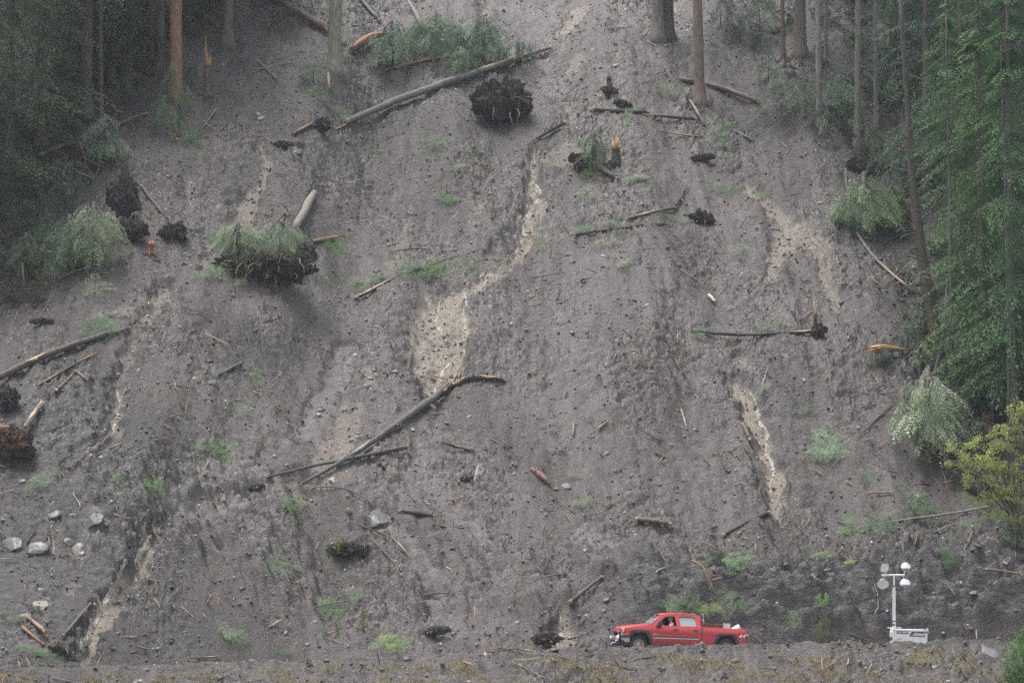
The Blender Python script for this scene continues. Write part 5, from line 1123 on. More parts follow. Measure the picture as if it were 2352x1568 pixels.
for v in bm.verts:
    c = v.co.copy(); x, y, z = c
    k = Vector((x*.098, y*.078, z*.122))
    if x < 0: k.x -= .012*math.exp(-((z+.15)/.25)**2-(y/.16)**2)*1.6          # nose
    if x < -.3 and z < -.55: k.x -= .012                                       # chin
    k.x += .010*math.exp(-((z-.18)/.12)**2-((abs(y)-.35)/.18)**2)*(1 if x < 0 else 0)   # eye sockets
    k.x -= .004*math.exp(-((z+.45)/.06)**2-(y/.3)**2)*(1 if x < 0 else 0)       # lips
    if z < -.2: k.y *= 1 - .25*(-.2-z); k.x += .02*(-.2-z) if x > 0 else 0
    k += Vector((0, .016*math.copysign(1, y), 0))*math.exp(-((x-.15)/.14)**2-((z+.05)/.2)**2)*(1 if abs(y) > .85 else 0)  # ears
    v.co = k
me = bpy.data.meshes.new('head'); bm.to_mesh(me); bm.free(); me.materials.append(skin)
for p in me.polygons: p.use_smooth = True
hd = link('head', me, DP); hd.location = (-.045, 0, .475); hd.rotation_euler = (0, 0, R(16))
bm = bmesh.new(); bmesh.ops.create_icosphere(bm, subdivisions=3, radius=1)
for v in list(bm.verts):
    if v.co.x*.8 + .45 < 0 - v.co.z*.2 or v.co.z < -.35: bm.verts.remove(v)
for v in bm.verts: v.co = Vector((v.co.x*.106+.006, v.co.y*.086, v.co.z*.128+.006))
me = bpy.data.meshes.new('hair'); bm.to_mesh(me); bm.free(); me.materials.append(hairm)
hr = link('hair', me, hd)
for sd in (-1, 1):
    mb = MB(); c = Vector((-.088, sd*.027, .018)); mb.tube([c, c+Vector((-.008, 0, 0))], .008, 8); mb.build('eye', M['interior'], hd)
mb = MB(); mb.add([(-.155, -.12, .15), (-.09, -.19, .30), (.06, -.19, .32), (.10, -.17, .05), (-.15, -.16, .02)], [(0, 1, 2, 3, 4)]); vv = mb.build('vest_panel', vest, DP); vv.modifiers.new('t', 'SOLIDIFY').thickness = .01
hands = ((-.45, -.12, .215, -1), (-.45, .09, .195, 1))
for hx, hy, hz_, sd in hands:
    HJ = [((hx+.03, hy, hz_-.02), .026, .018), ((hx-.02, hy, hz_+.005), .036, .016), ((hx-.05, hy, hz_+.02), .036, .015)]; HE = [(0, 1), (1, 2)]
    for k in range(4):
        y = hy + (-.027+.018*k); b_ = len(HJ); HJ += [((hx-.065, y, hz_+.03), .0095), ((hx-.09, y, hz_+.025-.002*k), .009), ((hx-.098, y, hz_-.002), .0085), ((hx-.080, y, hz_-.016), .0075)]
        HE += [(2, b_), (b_, b_+1), (b_+1, b_+2), (b_+2, b_+3)]
    b_ = len(HJ); HJ += [((hx-.02, hy+sd*.036, hz_-.005), .011), ((hx-.05, hy+sd*.042, hz_-.02), .010), ((hx-.07, hy+sd*.034, hz_-.03), .008)]; HE += [(1, b_), (b_, b_+1), (b_+1, b_+2)]
    skin_body('hand', HJ, HE, skin, DP, 1)

# ------------------------------------------------------------------ portable light tower
LT = empty('light_tower', ((2080-1176)/5824*112.0, 112.0, 0)); LT.rotation_euler = (0, R(.6), R(-3)); tag(LT, 'white portable light tower with four round lamps right of the pickup', 'light tower')
s_ = 112.0/5824
def lx(u): return (u-2080)*s_
def lz(v): return CAMZ - (v-HORIZON)*s_
zb = lz(1475); z1 = lz(1441); z0_ = lz(1481)
mb = MB(); mb.box(lx(2042), lx(2116), -.45, .75, z0_, z1); o = mb.build('cabinet', M['whitep'], LT); bv_ = o.modifiers.new('bevel', 'BEVEL'); bv_.width = .025; bv_.segments = 2
mb = MB(); mb.box(lx(2040), lx(2043.2), -.48, .78, z0_-.1, z1+.03); mb.build('corner_post', M['whitep'], LT)
mb = MB(); mb.box(lx(2043.4), lx(2114), -.465, -.452, z1-.045, z1+.012); mb.build('top_rail', M['whitep'], LT)
mb = MB(); mb.box(lx(2115), lx(2119.5), -.47, -.40, z1-.03, z1+.07); mb.box(lx(2118), lx(2119.8), -.47, -.40, z1-.14, z1-.031); mb.build('end_bracket', M['whitep'], LT)
mb = MB(); mb.box(lx(2113), lx(2117.5), -.47, -.40, z1-.54, z1-.14); mb.build('end_frame', M['whitep'], LT)
mb = MB(); mb.tube([(lx(2106), -.1, z1+.02), (lx(2107), -.1, z1+.07), (lx(2111), -.1, z1+.08)], .012, 6); mb.build('lifting_hook', M['rust'], LT)
def sign(name, pts, y, mat):
    mb = MB(); mb.add([(x, y, z) for x, z in pts] + [(x, y+.006, z) for x, z in pts], [tuple(range(len(pts)-1, -1, -1))] + [(i, (i+1) % len(pts), (i+1) % len(pts)+len(pts), i+len(pts)) for i in range(len(pts))])
    return mb.build(name, mat, LT)
SU = lambda px_, py_: ((((2850+px_/9.6)*.71273)-2080)*s_, CAMZ - (((2000+py_/9.6)*.71273)-HORIZON)*s_)
navy = mat_plain('dark_sign', (.06, .085, .10), .4); maroon = mat_plain('maroon_sign', (.22, .03, .035), .4)
sign('rental_sign', [SU(230, 325), SU(605, 330), SU(605, 250), SU(230, 240)], -.462, maroon)
c = SU(415, 287); lettering('TYLER RENTAL', .082, M['letter'], LT, (c[0], -.468, c[1]), name='sign_lettering', bold=.003, extr=.003, space=1.0)
sign('maker_sign', [SU(608, 405), SU(1172, 415), SU(1172, 265), SU(690, 260)], -.462, navy)
c = SU(905, 338); lettering('Allmand', .155, M['letter'], LT, (c[0], -.468, c[1]), name='sign_lettering', bold=.005, extr=.003, shear=.25)
sign('gold_stripe', [SU(675, 388), SU(1135, 392), SU(1135, 372), SU(675, 368)], -.472, M['gold'])
c = SU(312, 490); lettering('82094', .075, mat_plain('grey_letters', (.42, .42, .40), .5), LT, (c[0], -.456, c[1]), name='fleet_number', extr=.002, space=1.15)
# tail lamp and cylinder at the left end
mb = MB(); x = lx(2036.5); mb.tube([(x, -.44, lz(1466)), (x, -.44, lz(1457))], .045, 12); mb.build('tail_light', M['redlens'], LT)
mb = MB(); mb.tube([(x-.01, -.44, lz(1456.5)), (x-.01, -.44, lz(1446)), (x-.01, -.44, lz(1443))], [.055, .06, .03], 12); mb.build('white_canister', M['whitep'], LT)
# mast
mx = lx(2042.5)+.045
mb = MB(); mb.box(mx-.065, mx+.065, -.10, .03, lz(1443), lz(1342)); mb.build('mast_lower', M['whitep'], LT)
mb = MB(); mb.box(mx-.035, mx+.035, -.07, 0, lz(1344), lz(1320)); mb.build('mast_upper', M['whitep'], LT)
for v in (1422, 1343): mb = MB(); mb.box(mx-.085, mx+.085, -.12, .05, lz(v)-.02, lz(v)+.02); mb.build('mast_collar', M['rust'], LT)
mb = MB(); mb.tube([(mx-.03, -.14, lz(1432)), (mx-.03, -.14, lz(1428))], .06, 10); mb.build('winch', M['rust'], LT)
mb = MB(); mb.tube([(mx-.06, -.14, lz(1437)), (mx-.03, -.14, lz(1428))], .02, 6); mb.build('winch_handle', M['whitep'], LT)
mb = MB(); mb.tube([(mx-.30, -.1, lz(1437.5)), (mx+.32, -.1, lz(1437))], .018, 8); mb.build('outrigger_bar', M['whitep'], LT)
zb_ = lz(1318); mb = MB(); mb.tube([(lx(2017), -.03, zb_-.01), (lx(2069.5), -.03, zb_+.01)], .040, 10); mb.build('crossbar', M['whitep'], LT)
def lamp_head(u, v, ru, rv, dirv, seed):
    x, z = lx(u), lz(v); d = Vector(dirv).normalized(); R_ = ru*s_
    L = empty('lamp_head', (x, -.12, z)); L.parent = LT; L.rotation_mode = 'QUATERNION'; L.rotation_quaternion = d.to_track_quat('Z', 'Y')
    prof = [(1.0, .0), (1.02, .02), (1.0, -.03), (.93, -.22), (.78, -.45), (.55, -.62), (.30, -.72), (.14, -.76), (.13, -.95), (0, -.97)]
    n = 32; vs = []; fs = []
    for i in range(n):
        a = 2*math.pi*i/n
        for r, zz in prof: vs.append((R_*r*math.cos(a), R_*r*math.sin(a), R_*zz))
    m_ = len(prof)
    for i in range(n):
        for j in range(m_-1): fs.append((i*m_+j, i*m_+j+1, ((i+1) % n)*m_+j+1, ((i+1) % n)*m_+j))
    mb = MB(); mb.add(vs, fs); mb.build('reflector', M['chrome2'], L, None, True)
    mb = MB(); mb.add([(R_*.985*math.cos(2*math.pi*i/n), R_*.985*math.sin(2*math.pi*i/n), R_*.012) for i in range(n)], [tuple(range(n))]); mb.build('lens', M['lens'], L)
    top = Vector((x, -.12, z)); bx = max(lx(2018), min(lx(2068), x + (.08 if u < 2040 else -.05)))
    mb = MB(); side = .9*R_ if z > zb_ else .9*R_
    mb.tube([Vector((bx, -.03, zb_)), Vector((x - (.05 if u > 2040 else -.05), -.0, (z+zb_)/2)), top + Vector((0, .04, 0))], .016, 6); mb.build('yoke', M['whitep'], LT)
M['chrome2'] = mat_plain('spun_aluminium', (.86, .86, .85), .28, 1.0); M['lens'] = mat_plain('lens_glass', (.85, .87, .83), .6, 0, .2)  # near-white lens colour stands in for sky reflected in the glass
lamp_head(2023.5, 1302.0, 10.8, 10.4, (.35, -.80, -.42), 1)
lamp_head(2071.5, 1299.5, 12.6, 11.5, (-.15, .62, -.70), 2)
lamp_head(2019.5, 1338.8, 13.8, 11.0, (.02, -.78, -.60), 3)
lamp_head(2069.5, 1336.5, 13.4, 11.3, (.05, .62, -.75), 4)
# ------------------------------------------------------------------ road surface behind the berm
rx = np.linspace(-13, 60, 120); mb = MB(); vs = []; fs = []
for i, x in enumerate(rx):
    for j, y in enumerate((108.6, 110.5, 112.5, 114.6)):
        vs.append((x, y, float(np.interp(x, [-60, -30, -10.5, 0, 5.4, 10, 20, 35, 80], [-1.6, -1.2, -.72, -.42, -.30, -.34, -.12, 0, .2]))+.012))
for i in range(len(rx)-1):
    for j in range(3): fs.append((i*4+j, (i+1)*4+j, (i+1)*4+j+1, i*4+j+1))
mb.add(vs, fs); rd = mb.build('road', M['asphalt']); tag(rd, 'muddy asphalt road behind the berm', None, None, 'structure')
# ------------------------------------------------------------------ green boughs torn off and lying on the mud
BG = 'green boughs torn off and lying on the mud'
BR1, BR2, BR3, BR4, YG = (.075, .145, .05), (.06, .11, .05), (.095, .13, .078), (.125, .15, .10), (.20, .22, .07)
BL = [(1442, 272, 40, 32, BR1, 'bright green sprig on the short dark log at the upper right'), (735, 222, 42, 28, BR1, 'bright green sprig left of the upright orange shard'),
 (1538, 212, 56, 30, BR3, 'grey green boughs left of the lone reddish trunk'), (1660, 300, 70, 24, BR2, 'dull green boughs on the upper right mud'), (1650, 330, 50, 24, BR3, 'pale green boughs above the torn root ball at the right'),
 (1345, 392, 40, 26, BR1, 'green sprig beside the brown log under the torn stump'), (1355, 445, 26, 44, BR4, 'upright pale yellow green bough in mid slope right of the main rill'), (1030, 460, 64, 16, BR1, 'long flat bright green branch left of the main rill'),
 (1010, 618, 120, 44, BR1, 'green boughs along the upper part of the slim brown stem'), (955, 626, 90, 30, BR2, 'green boughs along the middle of the slim brown stem'), (828, 660, 64, 28, BR2, 'green boughs left of the base of the slim brown stem'), (1075, 608, 50, 30, BR3, 'dull green boughs at the tip of the slim brown stem'),
 (870, 640, 40, 22, BR2, 'small green bough beside the base of the slim brown stem'), (770, 550, 60, 34, BR3, 'grey green bough around the short orange and white log'), (765, 572, 50, 20, BR1, 'green bough under the short orange and white log'),
 (1415, 522, 80, 22, BR3, 'pale green boughs between the two parallel logs'), (1245, 560, 44, 40, BR4, 'pale grass green bough right of the main rill'), (1340, 530, 40, 26, BR2, 'green bough at the left end of the two parallel logs'), (1545, 500, 50, 24, BR2, 'dark green bough by the dark root ball on the right'),
 (1395, 560, 40, 18, BR4, 'thin pale green sprigs under the lower parallel log'), (1460, 415, 60, 14, BR3, 'flat dull green boughs above the two parallel logs'), (1665, 436, 50, 20, BR2, 'green bough left of the tan patch at the upper right'), (1745, 455, 20, 14, BR1, 'tiny bright green sprig beside the right hand tan patch'),
 (865, 352, 34, 14, BR1, 'small bright green sprig below the long silver log'), (1100, 352, 30, 12, BR1, 'tiny bright sprig left of the main rill top'), (1060, 388, 44, 18, BR4, 'pale green sprig in the upper middle mud'), (995, 330, 60, 26, BR3, 'dull green bough below the tall dark root plate'), (780, 265, 44, 24, BR4, 'pale green bough by the low end of the long silver log'),
 (480, 628, 60, 36, BR1, 'bright green bough left of the largest root plate'), (515, 560, 50, 44, BR2, 'green bough at the left shoulder of the largest root plate'), (555, 655, 60, 20, BR3, 'dull green bough under the left end of the largest root plate'), (725, 625, 36, 50, BR3, 'dull green bough hanging at the right end of the largest root plate'),
 (445, 325, 50, 40, BR2, 'green bough below the splintered snag at the upper left'), (520, 430, 14, 20, BR1, 'tiny upright green sprig on the upper left mud'), (228, 750, 34, 48, BR2, 'dark green bough above the long straight brown log'), (262, 758, 30, 28, BR3, 'small dull green bough at the end of the long straight brown log'), (220, 668, 60, 34, BR4, 'yellowish boughs on the mud under the forest at the left'),
 (120, 815, 36, 20, BR2, 'green sprig touching the long straight brown log'), (585, 870, 40, 40, BR3, 'faded green bough in the left middle mud'), (505, 1040, 56, 50, BR1, 'green bough with a reddish stick left of the long grey log'), (448, 1030, 24, 20, BR1, 'small bright sprig in the lower left middle mud'), (560, 950, 40, 20, BR3, 'dull green bough above the green bough with a reddish stick'),
 (350, 1120, 44, 34, BR1, 'bright green sprig on the lower left mud'), (268, 1108, 30, 16, BR1, 'smaller bright sprig left of the bright green sprig'), (95, 1110, 60, 16, BR3, 'dull green bough on the lower left under the dark twig'), (668, 1158, 66, 34, BR1, 'green bough at the left foot of the arching bare branch'), (710, 1130, 50, 14, BR4, 'pale green bough along the arching bare branch'), (1340, 1160, 56, 22, BR4, 'pale green sprigs in the lower middle mud'), (1320, 1095, 44, 18, BR3, 'faint green sprigs beside the pale round stone'),
 (1692, 1290, 50, 30, BR1, 'bright green bough on the bench above the pickup tail'), (1680, 1315, 44, 34, BR2, 'dull green leafy bough above the pickup tail'), (1620, 1298, 44, 20, BR3, 'pale green bough left of the bright green one above the pickup tail'), (1872, 1284, 50, 18, BR3, 'pale green bough on the bench, left one of two'), (1898, 1282, 44, 22, BR1, 'green bough on the bench, right one of two'),
 (1952, 1297, 26, 12, YG, 'small yellow green sprig on the bench left of the light tower'), (1945, 1214, 60, 34, BR1, 'green boughs at the low left end of the long pale pole'), (2024, 1205, 60, 60, BR2, 'tall green boughs over the long pale pole'), (1905, 1028, 90, 48, (.11, .17, .10), 'grey green fallen boughs on the mud left of the hanging cedar'), (1850, 1055, 30, 16, BR3, 'small grey green bough beside the pale gully'),
 (2118, 1160, 44, 38, BR2, 'round grey green bough under the alder'), (1985, 1100, 34, 20, BR2, 'small green bough on the mud left of the round grey green one'), (2240, 1205, 44, 22, BR2, 'green bough at the end of the long pale pole'), (2180, 1285, 40, 40, (.05, .09, .04), 'dark green bough on the bank right of the light tower'), (2190, 1240, 50, 30, BR2, 'dull green bough under the alder near the short brown stick'),
 (765, 1400, 50, 34, BR1, 'bright green sprigs in front of the grey pole at the lower left of centre'), (815, 1370, 34, 26, BR2, 'dark green bough at the right end of the grey pole'), (635, 1300, 50, 44, BR2, 'green bough in the lower mud left of the root overhang'), (680, 1310, 26, 18, BR3, 'small dull bough beside the green bough left of the root overhang'), (520, 1455, 60, 30, BR3, 'dull green mossy bough in the lower left mud'), (545, 1470, 40, 22, BR2, 'dark bough under the dull mossy one'),
 (75, 1500, 70, 40, BR2, 'green boughs in the lower left corner'), (115, 1512, 34, 24, (.05, .10, .03), 'dark green bough right of the lower left boughs'), (35, 1425, 40, 18, (.05, .08, .03), 'dark green moss at the lower left edge'), (1535, 1390, 44, 30, BR3, 'yellowish green tuft on the cut bank above the pickup cab'), (1580, 1402, 40, 40, BR2, 'green fern on the cut bank behind the pickup cab'),
 (1632, 1412, 24, 44, (.12, .14, .05), 'olive hanging moss on the cut bank behind the pickup bed'), (1668, 1380, 44, 40, (.08, .11, .05), 'olive fern on the cut bank above the pickup bed'), (1700, 1395, 30, 22, BR2, 'small green fern high on the cut bank'), (1820, 1420, 44, 60, (.07, .10, .05), 'dark leafy plant on the cut bank left of the rounded green bush'),
 (1885, 1445, 34, 40, (.09, .10, .05), 'olive growth below the rounded green bush'), (1752, 900, 24, 30, BR3, 'faded green tuft beside the pale gully on the right'), (1762, 750, 30, 30, BR2, 'green tuft touching the thin level dark log'), (1605, 768, 34, 20, BR2, 'green tuft at the left tip of the thin level dark log'), (1840, 945, 26, 22, BR3, 'thin green sprig on the right hand mud'), (1700, 575, 34, 16, BR3, 'faint green sprig below the dark root ball on the right'),
 (1440, 610, 50, 20, BR4, 'faded pale boughs in the right middle mud'), (2250, 1010, 40, 30, (.06, .08, .04), 'dull shrub by the rotten reddish stump')]
for i, (u, v, w, h, c, lb) in enumerate(BL):
    bough(u, v, w*1.15, h*1.15, tuple(q*1.9 for q in c), lb, i, rz=(i*1.37) % 6.28, group=BG)
BUSH = 'plants rooted on the cut bank and road edge'
for i, (u, v, w, h, c, lb, hang) in enumerate([(1886, 1405, 50, 44, (.10, .19, .06), 'rounded bright green bush hanging on the cut bank left of the light tower', True), (903, 1482, 46, 40, (.16, .28, .06), 'bright yellow green fern at the road edge', False),
    (773, 1480, 30, 56, (.10, .16, .06), 'narrow green hanging grass at the road edge, right one of two', True), (745, 1485, 20, 50, (.09, .15, .06), 'narrow green hanging grass at the road edge, left one of two', True), (838, 1460, 30, 60, (.15, .17, .05), 'olive yellow moss strip above the road edge', True),
    (780, 1285, 30, 50, (.16, .20, .04), 'yellow green fern under the root overhang', True), (740, 1310, 30, 40, (.08, .12, .05), 'dark green plant left under the root overhang', True), (1575, 1405, 40, 40, (.09, .12, .05), 'drooping fern on the cut bank just behind the pickup cab', True), (1180, 1500, 24, 20, BR2, 'small green plant on the road bank', False), (860, 1475, 26, 34, (.16, .17, .06), 'yellowish leafy twig beside the yellow green fern', True),
    (660, 1505, 50, 20, BR2, 'low green plant on the lower left road edge', False), (2108, 1518, 44, 20, (.16, .15, .07), 'low yellowish tuft on the road bank under the light tower', False)]):
    bough(u, v, w*1.1, h*1.1, tuple(q*1.3 for q in c), lb, i, rz=i*.9, hang=hang, cat='plant', group=BUSH, name='bank_plant')

# ------------------------------------------------------------------ yellow green alder and the dark green shrub at the right edge
def leaf_bush(name, u, v, lobes, nleaf, color, label, seed, ls=.075, ypos=None):
    """lobes: (u, v, ru, rv); leaves gathered on twigs that end inside each lobe"""
    rng = np.random.RandomState(seed); rg = random.Random(seed); p = hit(u, v)
    if ypos: p = Vector(((u-1176)/FPX*ypos, ypos, ground_z((u-1176)/FPX*ypos, ypos)))
    m = pxm(p.y); Q = []; T = []; C = []; tw = []
    tot = sum(l[2]*l[3] for l in lobes)
    for lu, lv, ru, rv in lobes:
        n = int(nleaf*ru*rv/tot); nt_ = max(6, n//45)
        cx, cz = (lu-u)/m, (HORIZON-lv)/m + CAMZ - p.z
        for k in range(nt_):
            a = rng.uniform(0, 6.28); rr = math.sqrt(rng.rand()); e = np.array([cx + ru/m*rr*math.cos(a), rng.uniform(-1, 1)*min(ru, rv)/m*.8, cz + rv/m*rr*math.sin(a)])
            d = np.array([rng.uniform(-1, -.1), rng.uniform(-.5, .5), rng.uniform(-.25, .45)]); d /= np.linalg.norm(d); L = rng.uniform(.3, .9)
            tw.append((e-d*L*.6, e+d*L*.4)); q = max(8, n//nt_); s = rng.uniform(-.6, .45, q)
            c = e + d*L*s[:, None] + rng.normal(0, .07, (q, 3)); br = rng.uniform(0, .4)
            b = rng.normal(0, 1, (q, 3)); b /= np.linalg.norm(b, axis=1)[:, None]; b2 = np.cross(b, rng.normal(0, 1, (q, 3))); b2 /= np.linalg.norm(b2, axis=1)[:, None]+1e-6
            w = ls*rng.uniform(.5, 1.2, q)[:, None]
            Q.append(np.stack([c-b*w, c+b2*w*.5, c+b*w, c-b2*w*.5], 1)); T.append(np.full(q, rng.uniform(0, .6))); C.append(np.full(q, br)+rng.uniform(.15, .6, q))
    root = empty(name, p); tag(root, label, 'shrub')
    link('foliage', leaf_mesh('foliage', np.concatenate(Q), np.concatenate(T), M['leaf'], rng, np.concatenate(C)), root, color)
    mb = MB(); ends = tw[::7]
    mb.tube([(0, 0, -.3), (.1, 0, 1.2), (0, 0, 2.2)], [.07, .06, .04], 7)
    for a, b in ends:
        a = Vector(a); b = Vector(b); s = Vector((max(a.x*.3, -.3), 0, max(.3, a.z*.45))); mid = (s+a)/2 + Vector((0, 0, .15)); mb.tube([s, mid, a, b], [.03, .02, .012, .005], 4, cap=False)
    mb.build('stems', M['bark'], root, (.12, .11, .09), True)
    return root
leaf_bush('alder_shrub', 2335, 1260, [(2345, 950, 26, 22), (2325, 1000, 44, 28), (2270, 1018, 44, 18), (2215, 1030, 32, 13), (2185, 1028, 14, 7), (2300, 1055, 60, 30), (2240, 1065, 46, 22), (2190, 1062, 16, 9), (2180, 1068, 10, 5), (2330, 1100, 60, 36), (2255, 1105, 40, 20), (2300, 1150, 50, 26), (2345, 1170, 40, 34), (2230, 1150, 24, 16), (2290, 1185, 40, 10), (2340, 960, 14, 26)], 10000, (.30, .34, .13), 'yellow green alder reaching in from the right edge', 5, .062)
leaf_bush('leafy_shrub', 2350, 1580, [(2345, 1450, 12, 20), (2335, 1480, 22, 22), (2320, 1510, 30, 22), (2335, 1545, 44, 26), (2300, 1560, 20, 12), (2350, 1425, 8, 14)], 4200, (.085, .20, .045), 'fresh green leafy shrub in the bottom right corner', 6, .05, ypos=104.5)
leaf_bush('leafy_shrub', 60, 640, [(45, 592, 40, 24), (85, 610, 34, 24), (110, 590, 26, 20), (20, 610, 20, 20)], 1800, (.12, .16, .07), 'leafy shrub tangled in the whitish pole at the left edge', 7, .07)
leaf_bush('leafy_shrub', 50, 700, [(40, 650, 36, 26), (80, 665, 34, 22), (20, 690, 22, 24), (55, 690, 40, 20)], 1500, (.10, .075, .045), 'brownish wilted shrub under the whitish pole at the left edge', 8, .06)

# ------------------------------------------------------------------ boulders and slabs
RK = []
for sd_ in range(7):
    bm = bmesh.new(); bmesh.ops.create_icosphere(bm, subdivisions=3, radius=.5); rg = random.Random(sd_)
    pl = [(Vector((rg.gauss(0, 1), rg.gauss(0, 1), rg.gauss(0, 1))).normalized(), rg.uniform(.26, .42)) for _ in range(11)]
    for v in bm.verts:
        for n_, d_ in pl:
            t_ = v.co.dot(n_)
            if t_ > d_: v.co -= n_*(t_-d_)
        v.co *= 1 + .06*float(perlin(v.co.x*6+sd_, v.co.y*6+v.co.z*5, 71))
    me = bpy.data.meshes.new('rock'); bm.to_mesh(me); bm.free(); me.materials.append(M['rock']); RK.append(me)
def rock(u, v, w, h, color, label, k=0, group=None, flat=.42, rz=None, name='rock'):
    color = tuple(c_*.62 for c_ in color); p = hit(u, v); m = pxm(p.y); o = link(name, RK[k % 7], None, color); tag(o, label, 'rock', group)
    o.location = Vector((p.x, p.y, p.z + h/m*.06)); o.rotation_euler = surf_rot(p.x, p.y, (k*1.9) % 6.28 if rz is None else rz).to_euler()
    o.scale = (w/m*1.2, h/m*1.7, flat*min(w, h)/m*1.2); return o
PG, MG, DG, TN = (.185, .18, .17), (.10, .098, .096), (.05, .047, .045), (.15, .13, .105)
for i, (u, v, w, h, c, lb) in enumerate([(602, 272, 26, 18, TN, 'round pale boulder on the upper left mud'), (678, 350, 28, 24, PG, 'whitish cracked boulder below the small dark earth mound'), (820, 472, 12, 17, TN, 'flat tan slab standing in the left middle mud'),
    (910, 857, 18, 14, PG, 'pale round stone left of the stony pool'), (1302, 1118, 16, 16, (.30, .25, .23), 'pinkish round stone in the lower middle mud'), (218, 1195, 46, 22, (.16, .15, .14), 'broad pale slab in the lower left rock patch'), (245, 1203, 22, 12, (.19, .16, .145), 'smaller pinkish slab right of the broad pale one'),
    (186, 1260, 40, 24, (.16, .155, .135), 'greenish grey smooth slab in the lower left gully'), (124, 1185, 26, 30, (.17, .165, .16), 'upright pale slab at the lower left'), (288, 1212, 24, 16, MG, 'grey slab right of the lower left rock patch'), (170, 1183, 22, 12, PG, 'small pale stone above the broad pale slab'), (160, 1246, 22, 16, PG, 'white stone left of the greenish slab'),
    (92, 1392, 44, 26, (.20, .175, .14), 'brownish slab at the lower left edge'), (62, 1420, 44, 22, (.17, .15, .13), 'layered brown slab under the brownish one'), (30, 1250, 60, 40, (.13, .12, .115), 'large dark outcrop at the lower left edge'), (85, 1265, 50, 40, (.14, .135, .13), 'dark outcrop beside the lower left gully'),
    (676, 1405, 24, 18, (.20, .18, .17), 'rounded grey boulder in the lower mound'), (868, 1250, 9, 8, PG, 'small white stone on the lower mound'), (450, 870, 14, 10, (.34, .33, .24), 'small pale stone left of the short grey log'), (490, 880, 24, 14, MG, 'grey half buried boulder by the short grey log'),
    (1488, 702, 14, 8, PG, 'flat pale stone in the right middle mud'), (1625, 880, 14, 12, TN, 'small tan stone below the thin level dark log'), (1530, 1060, 18, 10, PG, 'pair of pale pebbles in the right middle mud'), (1860, 1042, 20, 9, PG, 'flat pale stone right of the pale gully'), (1844, 1028, 18, 14, MG, 'grey stone above the flat pale stone right of the pale gully'),
    (1130, 1452, 12, 10, MG, 'small grey stone at the road edge'), (1018, 1560, 24, 18, MG, 'round grey stone at the bottom edge left of centre'), (260, 1566, 14, 8, PG, 'round pale stone at the bottom edge on the left'), (1080, 1565, 20, 14, (.22, .2, .19), 'low brown grey stone at the bottom edge'), (1196, 1532, 24, 16, MG, 'grey stone behind the forked pale branch'),
    (1690, 1516, 22, 12, DG, 'dark stone on the bank under the pickup tail'), (2270, 1500, 60, 30, (.15, .13, .13), 'big rounded dark outcrop at the lower right'), (1100, 1085, 60, 14, (.24, .235, .23), 'flat pale ledge under the crossing pole'), (750, 1085, 60, 10, (.26, .25, .235), 'long white slab under the crossing pole at its left end'), (765, 1100, 26, 10, (.28, .27, .26), 'white broken slab beside the long white slab'),
    (862, 1195, 60, 44, (.13, .125, .12), 'dark smooth boulder in the mound under the arching branch'), (1060, 1062, 14, 12, MG, 'small grey stone right of the pale mud track'), (1316, 1368, 16, 10, PG, 'pale stone beside the grey log above the waterfall'), (1800, 1105, 14, 10, PG, 'pale stone at the side of the lower pale gully'), (1390, 1378, 14, 12, PG, 'pale stone near the nose of the pickup')]):
    rock(u, v, w, h, c, lb, i)
def on_mud(x, y): return (L_edge(y) < x < R_edge(y)) and 118 < y < 172
def inframe(x, y, z):
    m = FPX/y; u = 1176 + x*m; v = HORIZON - (z-CAMZ)*m; return -10 < u < 2362 and -10 < v < 1578, u, v
LM = [('the long silver log', 1020, 210), ('the tall dark root plate', 1165, 234), ('the largest root plate', 628, 606), ('the stony pool of the main rill', 1010, 780), ('the top of the main rill', 1225, 420), ('the slim brown stem with green boughs', 950, 640), ('the two parallel logs', 1430, 515),
    ('the lone reddish trunk', 1610, 240), ('the tan patch on the right', 1800, 530), ('the cream chip of wood', 1634, 690), ('the thin level dark log', 1740, 776), ('the bent pale pole', 2030, 630), ('the hanging grey green cedar', 2130, 950), ('the pale gully on the right', 1750, 1000), ('the long grey log', 880, 1010),
    ('the long straight brown log', 130, 820), ('the shattered orange root mass', 40, 1020), ('the rill at the left', 265, 940), ('the lower left tan stream', 240, 1400), ('the lower left rock patch', 190, 1220), ('the root overhang', 800, 1265), ('the arching bare branch', 760, 1130), ('the bright yellow green fern', 900, 1470),
    ('the small waterfall', 1295, 1440), ('the nose of the pickup', 1395, 1450), ('the pickup bed', 1650, 1440), ('the light tower', 2050, 1400), ('the short brown log in the lower mud', 1500, 1208), ('the long pale pole', 2120, 1200), ('the pale standing trunk', 768, 160), ('the tall narrow root plate', 290, 450), ('the green bough with a reddish stick', 505, 1040), ('the white peeled stick', 1571, 970), ('the pinkish round stone', 1302, 1118)]
def near(u, v): return min(LM, key=lambda l: (l[1]-u)**2+(l[2]-v)**2)[0].replace(' with green boughs', '').replace(' in the lower mud', '').replace(' with a reddish stick', '')
rng = random.Random(77)
